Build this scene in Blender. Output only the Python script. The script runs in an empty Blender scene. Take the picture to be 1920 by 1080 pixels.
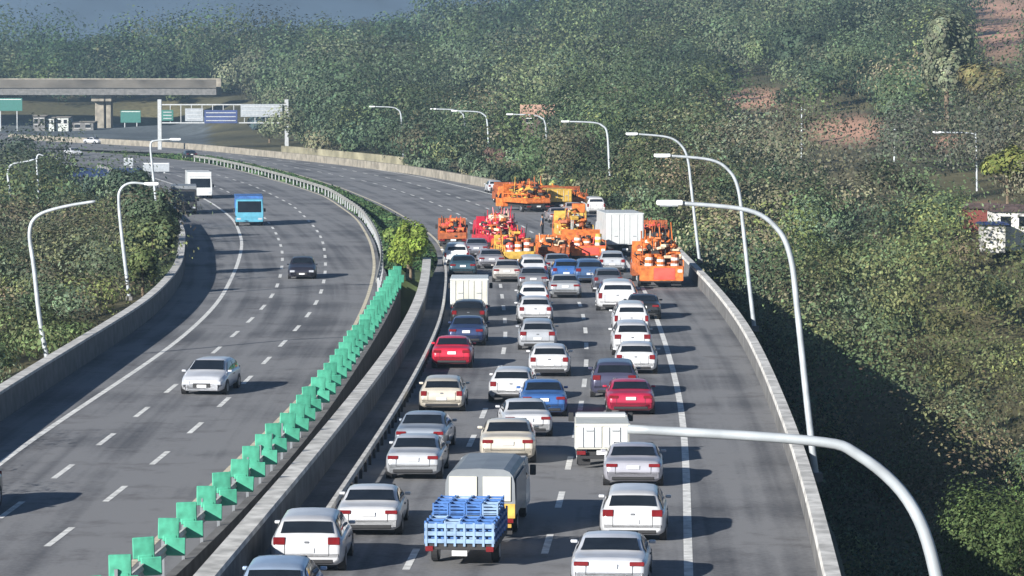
import bpy, bmesh, math, random
import numpy as np
from mathutils import Vector, Matrix
random.seed(7); rng = np.random.default_rng(11)
S = bpy.context.scene; C = S.collection; R = math.radians; PI = math.pi
# ---------------------------------------------------------------- camera, sky, sun, exposure
F = 6460.0; CH = 13.0; TH = math.atan(400/F)
cd = bpy.data.cameras.new("camera"); cam = bpy.data.objects.new("camera", cd); C.objects.link(cam)
cd.lens = 36*F/1920; cd.sensor_width = 36; cd.clip_start = 1; cd.clip_end = 30000
cam.location = (0, 0, CH); cam.rotation_euler = (PI/2-TH, 0, 0); S.camera = cam
SUN_EL, SUN_AZ = 20, 219          # azimuth clockwise from +Y: behind and left of the camera
w = bpy.data.worlds.new("World"); S.world = w; w.use_nodes = True
nt = w.node_tree; bg = nt.nodes['Background']
sky = nt.nodes.new('ShaderNodeTexSky'); sky.sky_type = 'NISHITA'; sky.sun_disc = False
sky.sun_elevation = R(SUN_EL); sky.sun_rotation = R(SUN_AZ); sky.air_density = .7; sky.dust_density = .1; sky.ozone_density = 3
nt.links.new(sky.outputs[0], bg.inputs[0]); bg.inputs[1].default_value = .05
sl = bpy.data.lights.new("sun", 'SUN'); so = bpy.data.objects.new("sun", sl); C.objects.link(so)
sl.energy = 5; sl.angle = R(.55); sl.color = (1, .96, .9)
az, el = R(SUN_AZ), R(SUN_EL)
so.rotation_euler = Vector((math.sin(az)*math.cos(el), math.cos(az)*math.cos(el), math.sin(el))).to_track_quat('Z', 'Y').to_euler()
S.view_settings.view_transform = 'Standard'; S.view_settings.look = 'None'; S.view_settings.gamma = 1
S.view_settings.exposure = .82
S.cycles.volume_bounces = 0; S.cycles.max_bounces = 6; S.cycles.volume_step_rate = 8

# ---------------------------------------------------------------- photograph measurements -> ground points
def at(px, py, z=0.0):
    u = (px-960)/F; v = (540-py)/F
    dy = math.cos(TH)+v*math.sin(TH); dz = -math.sin(TH)+v*math.cos(TH)
    t = (z-CH)/dz
    return Vector((u*t, dy*t, z))
def atY(px, py, Y):
    u = (px-960)/F; v = (540-py)/F
    dy = math.cos(TH)+v*math.sin(TH); dz = -math.sin(TH)+v*math.cos(TH)
    t = Y/dy
    return Vector((u*t, Y, CH+dz*t))
def proj(X, Y, Z):
    zc = Y*math.cos(TH)-(Z-CH)*math.sin(TH); yc = Y*math.sin(TH)+(Z-CH)*math.cos(TH)
    return 960+F*X/zc, 540-F*yc/zc

# ---------------------------------------------------------------- materials
def nodes_of(m): m.use_nodes = True; return m.node_tree, m.node_tree.nodes['Principled BSDF']
def mat(name, col, rough=.6, metal=0, coat=0, var=.12, scale=3.0, bump=0, spec=.5, emit=None):
    m = bpy.data.materials.new(name); t, b = nodes_of(m)
    b.inputs['Roughness'].default_value = rough; b.inputs['Metallic'].default_value = metal
    b.inputs['Coat Weight'].default_value = coat; b.inputs['Coat Roughness'].default_value = .08
    b.inputs['Specular IOR Level'].default_value = spec
    tc = t.nodes.new('ShaderNodeTexCoord'); n = t.nodes.new('ShaderNodeTexNoise'); n.inputs['Scale'].default_value = scale
    n.inputs['Detail'].default_value = 5
    t.links.new(tc.outputs['Object'], n.inputs['Vector'])
    r = t.nodes.new('ShaderNodeValToRGB'); e = r.color_ramp.elements
    e[0].position = .35; e[1].position = .68
    e[0].color = tuple(c*(1-var) for c in col)+(1,); e[1].color = tuple(min(1, c*(1+var)) for c in col)+(1,)
    t.links.new(n.outputs['Fac'], r.inputs[0]); t.links.new(r.outputs[0], b.inputs['Base Color'])
    if bump:
        bp = t.nodes.new('ShaderNodeBump'); bp.inputs['Strength'].default_value = bump; bp.inputs['Distance'].default_value = .05
        t.links.new(n.outputs['Fac'], bp.inputs['Height']); t.links.new(bp.outputs[0], b.inputs['Normal'])
    if emit: b.inputs['Emission Color'].default_value = emit+(1,); b.inputs['Emission Strength'].default_value = 1
    return m
_pc = {}
def paint(col, metal=.25):
    k = (col, metal)
    if k not in _pc: _pc[k] = mat('car_paint', col, .36, metal, .5, .16, .9)
    return _pc[k]
M = dict(
 glass=mat('dark_glass', (.012, .016, .022), .06, 0, 0, .2, 2, spec=.7),
 tyre=mat('tyre_rubber', (.018, .018, .02), .85), rim=mat('alloy', (.4, .41, .43), .35, .8),
 black=mat('black_plastic', (.02, .02, .022), .6), red=mat('tail_lamp_red', (.17, .012, .015), .2, 0, .5),
 head=mat('headlamp_glass', (.62, .65, .7), .12, .3, .5), plate=mat('plate_white', (.75, .76, .76), .4),
 amber=mat('amber_lens', (.75, .3, .03), .3), chassis=mat('chassis_dark', (.03, .03, .032), .8),
 dullsteel=mat('weathered_steel', (.3, .3, .28), .7, .2, 0, .3, 1),
 conc=mat('concrete', (.15, .148, .145), .9, 0, 0, .28, 1.3, .3), conc_white=mat('pale_concrete', (.55, .54, .51), .9, 0, 0, .3, 1.6, .3),  # plain concrete darkened so the barrier walls carry their shade in the colour
 conc_tan=mat('tan_concrete', (.26, .235, .19), .9, 0, 0, .3, .8, .3), galv=mat('galvanised_steel', (.5, .52, .53), .45, .5),
 lamp=mat('lamp_pole_paint', (.46, .5, .53), .5, .2, 0, .2, 1.5), white=mat('white_lamp', (.8, .82, .82), .4),
 paint=mat('road_paint_white', (.72, .72, .69), .8, 0, 0, .25, 2.5), paint_y=mat('road_paint_cream', (.62, .56, .42), .8, 0, 0, .25, 2.5),
 green=mat('green_plastic', (.07, .37, .24), .6, 0, .05, .3, 3), boxwhite=mat('white_panel', (.58, .6, .6), .5, .1, .2, .08, 1.2),
 boxcream=mat('cream_panel', (.58, .57, .5), .5, .1, .2, .1, 1.2), boxgrey=mat('grey_panel', (.22, .24, .26), .5, .2, .1, .12, 1.2),
 yellow=mat('yellow_paint', (.6, .38, .07), .55, 0, .1, .3), orange=mat('orange_paint', (.62, .16, .03), .6, 0, .1, .4, 3),
 dorange=mat('burnt_orange', (.33, .085, .025), .6, 0, .05, .4, 3), salmon=mat('salmon_red', (.72, .1, .07), .5, 0, .2, .2, 2),
 crimson=mat('rescue_red', (.5, .02, .05), .4, 0, .4, .15, 2), stripe=mat('white_stripe', (.8, .78, .74), .5),
 blue=mat('crate_blue', (.045, .14, .38), .6, 0, .05, .35, 3), cargo=mat('pale_cargo', (.5, .53, .5), .7, 0, 0, .3, 2),
 trunk=mat('bark', (.16, .12, .08), .95, 0, 0, .35, 4, .4), wall=mat('plaster_wall', (.74, .73, .7), .9, 0, 0, .1, 1),
 roof=mat('roof_sheet', (.12, .08, .07), .8, 0, 0, .3, 1), roofblue=mat('blue_roof_sheet', (.035, .06, .17), .6, 0, 0, .2, .5),
 signg=mat('green_sign', (.03, .15, .125), .5), signback=mat('sign_back_grey', (.34, .37, .4), .6, .3),
 cream_load=mat('cream_load', (.7, .55, .38), .7), pink_load=mat('pink_load', (.75, .28, .3), .6),
 skin=mat('skin', (.42, .25, .17), .6), shirt=mat('blue_grey_shirt', (.12, .19, .28), .85), trouser=mat('dark_trousers', (.02, .022, .03), .9),
 hair=mat('hair', (.012, .01, .01), .7), arrow=mat('arrow_board', (.03, .03, .03), .6),
)
def asphalt():
    m = bpy.data.materials.new('asphalt'); t, b = nodes_of(m); N = t.nodes.new; L = t.links.new
    uv = N('ShaderNodeUVMap'); uv.uv_map = 'UVMap'
    mp = N('ShaderNodeMapping'); mp.inputs['Scale'].default_value = (1.25, .014, 1); L(uv.outputs[0], mp.inputs[0])
    n1 = N('ShaderNodeTexNoise'); n1.inputs['Scale'].default_value = 1; n1.inputs['Detail'].default_value = 4; L(mp.outputs[0], n1.inputs[0])
    tc = N('ShaderNodeTexCoord')
    n2 = N('ShaderNodeTexNoise'); n2.inputs['Scale'].default_value = .12; n2.inputs['Detail'].default_value = 6; L(tc.outputs['Object'], n2.inputs[0])
    n3 = N('ShaderNodeTexNoise'); n3.inputs['Scale'].default_value = 6; n3.inputs['Detail'].default_value = 4; L(tc.outputs['Object'], n3.inputs[0])
    a = N('ShaderNodeMath'); a.operation = 'ADD'; L(n1.outputs[0], a.inputs[0]); L(n2.outputs[0], a.inputs[1])
    a2 = N('ShaderNodeMath'); a2.operation = 'MULTIPLY_ADD'; L(n3.outputs[0], a2.inputs[0]); a2.inputs[1].default_value = .35; L(a.outputs[0], a2.inputs[2])
    r = N('ShaderNodeValToRGB'); e = r.color_ramp.elements
    e[0].position = .78; e[0].color = (.1, .103, .112, 1); e[1].position = 1.0; e[1].color = (.22, .222, .228, 1)
    h = N('ShaderNodeMath'); h.operation = 'MULTIPLY'; h.inputs[1].default_value = .8; L(a2.outputs[0], h.inputs[0]); L(h.outputs[0], r.inputs[0])
    e[0].position = .74; e[1].position = 1.02
    v = N('ShaderNodeTexNoise'); v.inputs['Scale'].default_value = .45; v.inputs['Detail'].default_value = 7; v.inputs['Roughness'].default_value = .7; L(tc.outputs['Object'], v.inputs[0])
    sr = N('ShaderNodeValToRGB'); sr.color_ramp.elements[0].position = .3; sr.color_ramp.elements[0].color = (.62, .6, .6, 1); sr.color_ramp.elements[1].position = .47; sr.color_ramp.elements[1].color = (1, 1, 1, 1); L(v.outputs[0], sr.inputs[0])
    mm = N('ShaderNodeMix'); mm.data_type = 'RGBA'; mm.blend_type = 'MULTIPLY'; mm.inputs[0].default_value = 1; L(r.outputs[0], mm.inputs[6]); L(sr.outputs[0], mm.inputs[7])
    L(mm.outputs[2], b.inputs['Base Color']); b.inputs['Roughness'].default_value = .88; b.inputs['Specular IOR Level'].default_value = .25
    bp = N('ShaderNodeBump'); bp.inputs['Strength'].default_value = .25; bp.inputs['Distance'].default_value = .02
    L(n3.outputs[0], bp.inputs['Height']); L(bp.outputs[0], b.inputs['Normal'])
    return m
M['asphalt'] = asphalt()
def attr_mat(name, leaf=False, ns=2.0):
    m = bpy.data.materials.new(name); t, b = nodes_of(m); N = t.nodes.new; L = t.links.new
    a = N('ShaderNodeAttribute'); a.attribute_name = 'Col'
    b.inputs['Roughness'].default_value = .75; b.inputs['Specular IOR Level'].default_value = .2
    tc = N('ShaderNodeTexCoord'); n = N('ShaderNodeTexNoise'); n.inputs['Scale'].default_value = ns; n.inputs['Detail'].default_value = 5
    L(tc.outputs['Object'], n.inputs[0])
    mr = N('ShaderNodeMapRange'); mr.inputs[1].default_value = .3; mr.inputs[2].default_value = .7; mr.inputs[3].default_value = .72; mr.inputs[4].default_value = 1.28
    L(n.outputs[0], mr.inputs[0])
    mx = N('ShaderNodeVectorMath'); mx.operation = 'SCALE'; L(a.outputs['Color'], mx.inputs[0]); L(mr.outputs[0], mx.inputs['Scale'])
    L(mx.outputs[0], b.inputs['Base Color'])
    if leaf:
        tr = N('ShaderNodeBsdfTranslucent'); L(mx.outputs[0], tr.inputs[0]); ms = N('ShaderNodeMixShader'); ms.inputs[0].default_value = .25
        L(b.outputs[0], ms.inputs[1]); L(tr.outputs[0], ms.inputs[2]); L(ms.outputs[0], t.nodes['Material Output'].inputs['Surface'])
    return m
M['leaf'] = attr_mat('foliage', True, .8); M['ground'] = attr_mat('soil_and_grass', False, .9)

# ---------------------------------------------------------------- object helpers
def obj(name, me, m=None, parent=None, smooth=False):
    if isinstance(me, bmesh.types.BMesh):
        bm = me; me = bpy.data.meshes.new(name); bm.to_mesh(me); bm.free()
    if smooth:
        me.polygons.foreach_set('use_smooth', [True]*len(me.polygons))
    o = bpy.data.objects.new(name, me); C.objects.link(o)
    if not me.materials: me.materials.append(None)
    if m is not None:
        o.material_slots[0].link = 'OBJECT'; o.material_slots[0].material = m
    if parent: o.parent = parent
    return o
def tag(o, label, cat, group=None, kind=None):
    if kind: o['kind'] = kind
    if label: o['label'] = label
    if cat: o['category'] = cat
    if group: o['group'] = group
    return o
def thing(name, label, cat, loc=(0, 0, 0), rz=0, group=None):
    o = bpy.data.objects.new(name, None); C.objects.link(o); o.location = loc; o.rotation_euler = (0, 0, rz); o.empty_display_size = .3
    return tag(o, label, cat, group)
def struct(o): o['kind'] = 'structure'; return o
def box(bm, x0, x1, y0, y1, z0, z1, bev=0, seg=1, rot=None):
    g = bmesh.ops.create_cube(bm, size=1); vs = g['verts']
    for v in vs: v.co = Vector(((x0+x1)/2+v.co.x*(x1-x0), (y0+y1)/2+v.co.y*(y1-y0), (z0+z1)/2+v.co.z*(z1-z0)))
    if rot:
        c = Vector(((x0+x1)/2, (y0+y1)/2, (z0+z1)/2))
        for v in vs: v.co = c+rot@(v.co-c)
    if bev:
        es = list({e for v in vs for e in v.link_edges}); bmesh.ops.bevel(bm, geom=es, offset=bev, segments=seg, affect='EDGES', profile=.5)
def mbox(*a, **k): bm = bmesh.new(); box(bm, *a, **k); return bm
def cyl(bm, p0, p1, r0, r1=None, n=10):
    r1 = r0 if r1 is None else r1; p0 = Vector(p0); p1 = Vector(p1); d = p1-p0
    q = d.to_track_quat('Z', 'Y').to_matrix().to_4x4()
    bmesh.ops.create_cone(bm, cap_ends=True, segments=n, radius1=r0, radius2=r1, depth=d.length, matrix=Matrix.Translation((p0+p1)/2)@q)
def tomesh(bm, nm, smooth=False):
    me = bpy.data.meshes.new(nm); bm.to_mesh(me); bm.free(); me.materials.append(None)
    if smooth: me.polygons.foreach_set('use_smooth', [True]*len(me.polygons))
    return me
def tube(pts, rad, n=8, closed_ends=True):
    bm = bmesh.new(); pts = [Vector(p) for p in pts]; rings = []
    if not hasattr(rad, '__len__'): rad = [rad]*len(pts)
    for i, p in enumerate(pts):
        d = (pts[min(i+1, len(pts)-1)]-pts[max(i-1, 0)]).normalized()
        a = d.cross(Vector((0, 1, 0.01))).normalized(); b = d.cross(a)
        rings.append([bm.verts.new(p+(a*math.cos(t)+b*math.sin(t))*rad[i]) for t in [2*PI*k/n for k in range(n)]])
    for i in range(len(pts)-1):
        for k in range(n): bm.faces.new((rings[i][k], rings[i][(k+1) % n], rings[i+1][(k+1) % n], rings[i+1][k]))
    bm.faces.new(rings[0]); bm.faces.new(rings[-1]); return bm
def smooth_path(pts, n=6):
    P = [Vector(p) for p in pts]; out = []
    for i in range(len(P)-1):
        a, b, c, d = P[max(i-1, 0)], P[i], P[i+1], P[min(i+2, len(P)-1)]
        for k in range(n):
            t = k/n; out.append(.5*((2*b)+(c-a)*t+(2*a-5*b+4*c-d)*t*t+(3*b-a-3*c+d)*t**3))
    out.append(P[-1]); return out

# ---------------------------------------------------------------- the road's lines as X(Y)
YG = np.arange(20, 900, 2.0)
def curve(pxs, z=0, extra=(), near=None, sig=10):
    P = [at(a, b, z) for a, b in pxs]; ys = [p.y for p in P]; xs = [p.x for p in P]
    for x, y in extra: xs.append(x); ys.append(y)
    o = np.argsort(ys); ys = np.array(ys)[o]; xs = np.array(xs)[o]
    yy = np.arange(-40, 1000, 2.0); xx = np.interp(yy, ys, xs)
    s0 = near if near is not None else (xs[1]-xs[0])/(ys[1]-ys[0]); s1 = (xs[-1]-xs[-2])/(ys[-1]-ys[-2])
    xx = np.where(yy < ys[0], xs[0]+(yy-ys[0])*s0, xx); xx = np.where(yy > ys[-1], xs[-1]+(yy-ys[-1])*s1, xx)
    k = np.exp(-.5*(np.arange(-20, 21)*2/sig)**2); k /= k.sum()
    xs2 = np.convolve(np.pad(xx, 20, mode='reflect', reflect_type='odd'), k, 'valid')
    return lambda Y: np.interp(Y, yy, xs2)
FARX = [(-112, 720), (-210, 790), (-330, 850)]
cR = curve([(1560, 1080), (1545, 1000), (1500, 840), (1440, 690), (1400, 610), (1350, 545), (1303, 497), (1240, 435), (1130, 380), (1010, 350), (920, 336), (800, 315), (650, 297), (500, 282), (350, 268)], 1.0, FARX, near=.055)
cRline = curve([(1290, 1080), (1288, 900), (1282, 780), (1262, 690), (1240, 620), (1215, 555), (1175, 490), (1130, 445), (1030, 395), (900, 358), (780, 330), (640, 307), (500, 290), (350, 275)], 0, FARX, near=.045)
cD2 = curve([(1030, 1010), (1060, 912), (1101, 700), (1099, 610), (1090, 572), (1055, 500), (1020, 450), (950, 405), (860, 370), (760, 340), (620, 312), (480, 295), (350, 280)], 0, [(-120, 705), (-215, 775)])
cD1 = curve([(773, 1045), (902, 795), (948, 660), (950, 625), (945, 580), (935, 510), (915, 450), (870, 405), (800, 375), (710, 345), (600, 322), (470, 300), (350, 285)], 0, [(-125, 695), (-220, 765)])
cLline = curve([(610, 960), (640, 915), (700, 830), (760, 735), (805, 650), (830, 590), (838, 510), (830, 460), (790, 425), (720, 385), (640, 352), (540, 322), (430, 298), (350, 288)], 0, [(-130, 685), (-225, 755)])
cPar = curve([(390, 1075), (480, 970), (600, 830), (680, 730), (740, 650), (780, 580), (797, 530), (800, 490)], 1.0)
cFen = curve([(203, 1063), (255, 1023), (302, 985), (345, 952), (377, 922), (412, 893), (442, 865), (470, 843), (497, 818), (518, 795), (550, 763), (610, 695), (670, 615), (710, 560), (742, 505), (748, 480)], 1.7)
cLR = curve([(60, 1240), (560, 752), (645, 652), (690, 560), (704, 500), (696, 455), (670, 410), (610, 368), (540, 345), (450, 320), (380, 305)], 0, [(-62, 560), (-90, 620), (-140, 680), (-240, 745)])
cA = curve([(55, 1050), (175, 960), (270, 885), (345, 823), (405, 770), (447, 730), (487, 690), (517, 658), (545, 628), (572, 602), (603, 555), (612, 500), (606, 450), (590, 425), (550, 385), (480, 350), (400, 325)], 0, [(-64, 545), (-97, 610), (-150, 670), (-245, 730)])
cB = curve([(-60, 1015), (85, 910), (168, 847), (245, 790), (303, 745), (425, 640), (455, 615), (480, 590), (512, 560), (528, 515), (531, 470), (515, 430), (480, 390), (420, 355), (340, 330)], 0, [(-66, 530), (-103, 600), (-155, 660), (-250, 718)])
cLL = curve([(0, 862), (150, 765), (330, 645), (410, 570), (445, 500), (456, 455), (440, 412), (400, 382), (340, 350), (260, 325)], 0, [(-70, 515), (-110, 590), (-165, 650), (-255, 705)], near=-.02)
cLB = curve([(0, 790), (150, 690), (290, 597), (345, 530), (350, 460), (330, 420), (290, 380), (230, 335), (150, 308)], 0, [(-78, 510), (-118, 580), (-175, 640), (-260, 690)], near=-.01)
def head(c, Y): return math.atan2(-(c(Y+4)-c(Y-4)), 8)   # rotation about z so that local +Y follows the line

def ribbon(name, ca, cb, y0, y1, z, m, dy=3, nx=10, kind=True):
    ys = np.arange(y0, y1+.1, dy); V = []; UV = []
    for y in ys:
        a, b = ca(y), cb(y)
        for k in range(nx+1): V.append((a+(b-a)*k/nx, y, z)); UV.append(((b-a)*k/nx, y))
    Fs = [(i*(nx+1)+k, i*(nx+1)+k+1, (i+1)*(nx+1)+k+1, (i+1)*(nx+1)+k) for i in range(len(ys)-1) for k in range(nx)]
    me = bpy.data.meshes.new(name); me.from_pydata(V, [], Fs); uv = me.uv_layers.new(name='UVMap')
    for l in me.loops: uv.data[l.index].uv = UV[l.vertex_index]
    o = obj(name, me, m); struct(o); return o
def sweep(ys, c, section, off=0):
    """extrude a cross section (x,z points) along the line X=c(Y)"""
    bm = bmesh.new(); rings = []
    for y in ys:
        h = head(c, y); nx, ny = math.cos(h), math.sin(h); x0 = float(c(y))
        rings.append([bm.verts.new((x0+(sx+off)*nx, y+(sx+off)*ny, sz)) for sx, sz in section])
    n = len(section)
    for i in range(len(rings)-1):
        for k in range(n): bm.faces.new((rings[i][k], rings[i][(k+1) % n], rings[i+1][(k+1) % n], rings[i+1][k]))
    bm.faces.new(rings[0]); bm.faces.new(list(reversed(rings[-1]))); bmesh.ops.recalc_face_normals(bm, faces=bm.faces); return bm
road_r = lambda Y: cR(Y)-.05
par_in = lambda Y: np.where(np.asarray(Y) < 225, cPar(np.minimum(Y, 232)), 0)
def innerJ(Y): return float(np.interp(Y, [205, 240], [cPar(min(Y, 232)), cLline(Y)-.5])) if Y > 205 else float(cPar(Y))
def outerL(Y):  return float(np.interp(Y, [200, 240], [cFen(min(Y, 235))-.1, cLR(Y)+.35])) if Y > 200 else float(cFen(Y))-.1
ribbon('jammed_carriageway', innerJ, road_r, 24, 860, 0, M['asphalt'])
ribbon('oncoming_carriageway', lambda Y: cLB(Y), outerL, 24, 840, 0, M['asphalt'])

# painted markings
mk = bmesh.new()
def quad_along(bm, c, y0, y1, wd, z=.006, off=0):
    n = max(1, int((y1-y0)/4)); prev = None
    for i in range(n+1):
        y = y0+(y1-y0)*i/n; h = head(c, y); x = float(c(y)); nx, ny = math.cos(h), math.sin(h)
        a = bm.verts.new((x+(off-wd/2)*nx, y+(off-wd/2)*ny, z)); b = bm.verts.new((x+(off+wd/2)*nx, y+(off+wd/2)*ny, z))
        if prev: bm.faces.new((prev[0], prev[1], b, a))
        prev = (a, b)
quad_along(mk, cRline, 24, 700, .24); quad_along(mk, cLL, 24, 640, .24)
for c, y0, ph in ((cD1, 30, 0), (cD2, 30, 3), (cA, 60, 4.5), (cB, 60, 0.5)):
    Y = y0+ph
    while Y < 600: quad_along(mk, c, Y, Y+4, .2); Y += 10
# small reflector squares beside the dashes
struct(obj('lane_markings', mk, M['paint']))
mk = bmesh.new(); quad_along(mk, cLline, 30, 97, .2); quad_along(mk, cLline, 234, 640, .2); quad_along(mk, cLR, 60, 600, .2)
struct(obj('edge_lines', mk, M['paint_y']))
# ---------------------------------------------------------------- terrain
sU = lambda u: np.interp(u, [-.2, -.15, -.1, -.04, 0, .012, .03, .2], [.42, .46, .5, .62, .76, .9, 1.05, 1.12])
YB = np.arange(20, 860, 4.0); XRb = cR(YB)+.3; XLb = cLB(YB)-.6; FEB = cFen(YB); PAB = cPar(YB)
def distpoly(X, Y, PX, PY):
    d = np.full(X.shape, 1e9)
    for i in range(len(PX)-1):
        ax, ay, bx, by = PX[i], PY[i], PX[i+1], PY[i+1]; l2 = (bx-ax)**2+(by-ay)**2
        t = np.clip(((X-ax)*(bx-ax)+(Y-ay)*(by-ay))/l2, 0, 1)
        d = np.minimum(d, np.hypot(X-ax-t*(bx-ax), Y-ay-t*(by-ay)))
    return d
def hash_noise(X, Y, s, seed=0):
    return (np.sin(X/s+seed)*np.cos(Y/s*.8+seed*2)+.5*np.sin(X/s*2.1+1.3*Y/s+seed*3)+.35*np.sin(-X/s*3.3+Y/s*2.2+seed))/1.85
def terrain(X, Y):
    X = np.asarray(X, float); Y = np.asarray(Y, float)
    xr = np.interp(Y, YB, XRb); xl = np.interp(Y, YB, XLb)
    right = X > xr; left = X < xl
    DR = distpoly(X, Y, XRb, YB); DL = distpoly(X, Y, XLb, YB)
    u = X/np.maximum(Y, 30)
    ga = np.interp(DR, [0, 25, 60, 130, 230, 330, 500, 900], [0, 1.0, 4, 11.5, 21, 30, 43, 62]); gb = np.interp(DR, [0, 25, 60, 130, 230, 330, 420, 700, 900], [0, 1.0, 4, 11.5, 21, 30, 33, 12, 0])
    k = np.clip((u-.012)/.03, 0, 1); g = (ga*k+gb*(1-k))*sU(u)
    fl = np.clip((-.082-u)/.016, 0, 1)*np.clip((885-Y)/20, 0, 1); g = g*(1-fl)
    # valley beside the viaduct
    depth = np.interp(Y, [0, 150, 190, 235, 285], [12, 12, 11, 6.5, 0])
    v = -np.minimum(np.maximum(DR-.3, 0)*4, depth)*np.interp(DR, [0, 14, 45, 130], [1, 1, .5, 0])
    zr = g+v+hash_noise(X, Y, 17)*np.interp(DR, [3, 30, 150], [0, .8, 1.6])
    zl = np.interp(DL, [0, 1, 12, 60, 250], [-.2, -.5, -2.2, -2.8, -4])+hash_noise(X, Y, 14, 2)*np.interp(DL, [2, 20], [0, .5])
    zl = np.where(Y > 600, np.interp(Y, [600, 900, 1300], [-3.5, 2, 8]), zl)
    z = np.where(right, zr, np.where(left, zl, -.3))
    pit = (Y < 222) & (X > np.interp(Y, YB, FEB)-1.2) & (X < np.interp(Y, YB, PAB)+1.2); z = np.where(pit, -4.0, z)
    far = Y > 855
    z = np.where(far & ~right, np.minimum(g, np.interp(Y, [855, 1000, 1300], [2, 8, 20])), z)
    return z
PATCH = [(1590, 245, 75, 26), (1415, 186, 75, 17), (1880, 45, 60, 55), (1000, 222, 26, 10), (1775, 268, 40, 16), (1843, 396, 32, 16)]
def patch_w(X, Y, Z):
    px, py = proj(X, Y, Z); wgt = np.zeros(np.shape(X))
    for a, b, rx, ry in PATCH: wgt = np.maximum(wgt, np.clip(1.6-np.hypot((px-a)/rx, (py-b)/ry)*1.1, 0, 1))
    return np.where(np.asarray(Y) > 150, wgt, 0)
def in_patch(X, Y, Z, s):
    hit = np.zeros(np.shape(X), bool)
    for dz in (0, .5*s, 1.1*s, 1.7*s):
        px, py = proj(X, Y, Z+dz)
        for a, b, rx, ry in PATCH+[(1893, 418, 60, 26), (430, 214, 78, 13)]: hit |= np.hypot((px-a)/rx/1.2, (py-b)/ry/1.75)+rng.uniform(-.35, .35, np.shape(X)) < 1
    return hit & (np.asarray(Y) > 150)
def grid_mesh(name, xs, ys):
    X, Y = np.meshgrid(xs, ys); Z = terrain(X, Y); n, m = X.shape
    me = bpy.data.meshes.new(name); V = np.stack([X, Y, Z], -1).reshape(-1, 3)
    idx = np.arange(n*m).reshape(n, m); Fc = np.stack([idx[:-1, :-1], idx[:-1, 1:], idx[1:, 1:], idx[1:, :-1]], -1).reshape(-1, 4)
    me.vertices.add(len(V)); me.vertices.foreach_set('co', V.ravel())
    me.loops.add(Fc.size); me.loops.foreach_set('vertex_index', Fc.ravel().astype(np.int32))
    me.polygons.add(len(Fc)); me.polygons.foreach_set('loop_start', np.arange(0, Fc.size, 4, dtype=np.int32)); me.polygons.foreach_set('loop_total', np.full(len(Fc), 4, np.int32))
    me.update(); me.validate()
    p = patch_w(X, Y, Z)[..., None]; base = np.array([.085, .085, .05]); nz = (hash_noise(X, Y, 9, 5)[..., None]*.5+.5)
    col = base*(.6+.8*nz)+np.array([.03, .015, .0])*nz
    near = (Y[..., None] > 215) & (Y[..., None] < 600) & (X[..., None] < np.interp(Y, YB, XRb)[..., None])
    col = np.where(near, np.array([.075, .1, .04])*(.7+.6*nz), col)
    yard = (Y[..., None] > 600) & (Y[..., None] < 870) & (X[..., None]/np.maximum(Y[..., None], 30) < -.088); col = np.where(yard, np.array([.11, .125, .13])*(.6+.8*nz), col)
    col = col*(1-p)+np.array([.5, .29, .2])*p
    col = np.concatenate([col, np.ones_like(p)], -1).reshape(-1, 4)
    at_ = me.color_attributes.new('Col', 'FLOAT_COLOR', 'POINT'); at_.data.foreach_set('color', col.ravel().astype(np.float32))
    me.polygons.foreach_set('use_smooth', [True]*len(me.polygons))
    return me
xs = np.concatenate([np.arange(-900, -90, 18), np.arange(-90, 110, 1.6), np.arange(110, 900, 18)])
ys = np.concatenate([np.arange(-60, 60, 6), np.arange(60, 460, 2.2), np.arange(460, 900, 5), np.arange(900, 1700, 16)])
struct(obj('ground', grid_mesh('ground', xs, ys), M['ground']))

# added ridge covering the bright sky; haze blue is put into its colour
def ridge():
    V = []; Fc = []; n = 90
    for i in range(n+1):
        X = -3800+7600*i/n
        top = 330+60*math.sin(i*.21)+35*math.sin(i*.53+1)+18*math.sin(i*1.3)+10*math.sin(i*2.9)
        for k in range(7): V.append((X+30*math.sin(i*3.1+k), 5200+k*260+60*math.sin(i*.9+k*2), -60+(top+60)*(k/6)**.8))
    for i in range(n):
        for k in range(6): a = i*7+k; Fc.append((a, a+7, a+8, a+1))
    me = bpy.data.meshes.new('m'); me.from_pydata(V, [], Fc); return me
M['ridge'] = mat('distant_forest', (.05, .085, .13), .95, 0, 0, .25, .004)  # blue base colour stands in for distance haze
struct(obj('hills', ridge(), M['ridge'], smooth=True))
plain = mbox(-9000, 9000, 1690, 12000, -70, -60); struct(obj('terrain', plain, M['ridge']))

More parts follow.
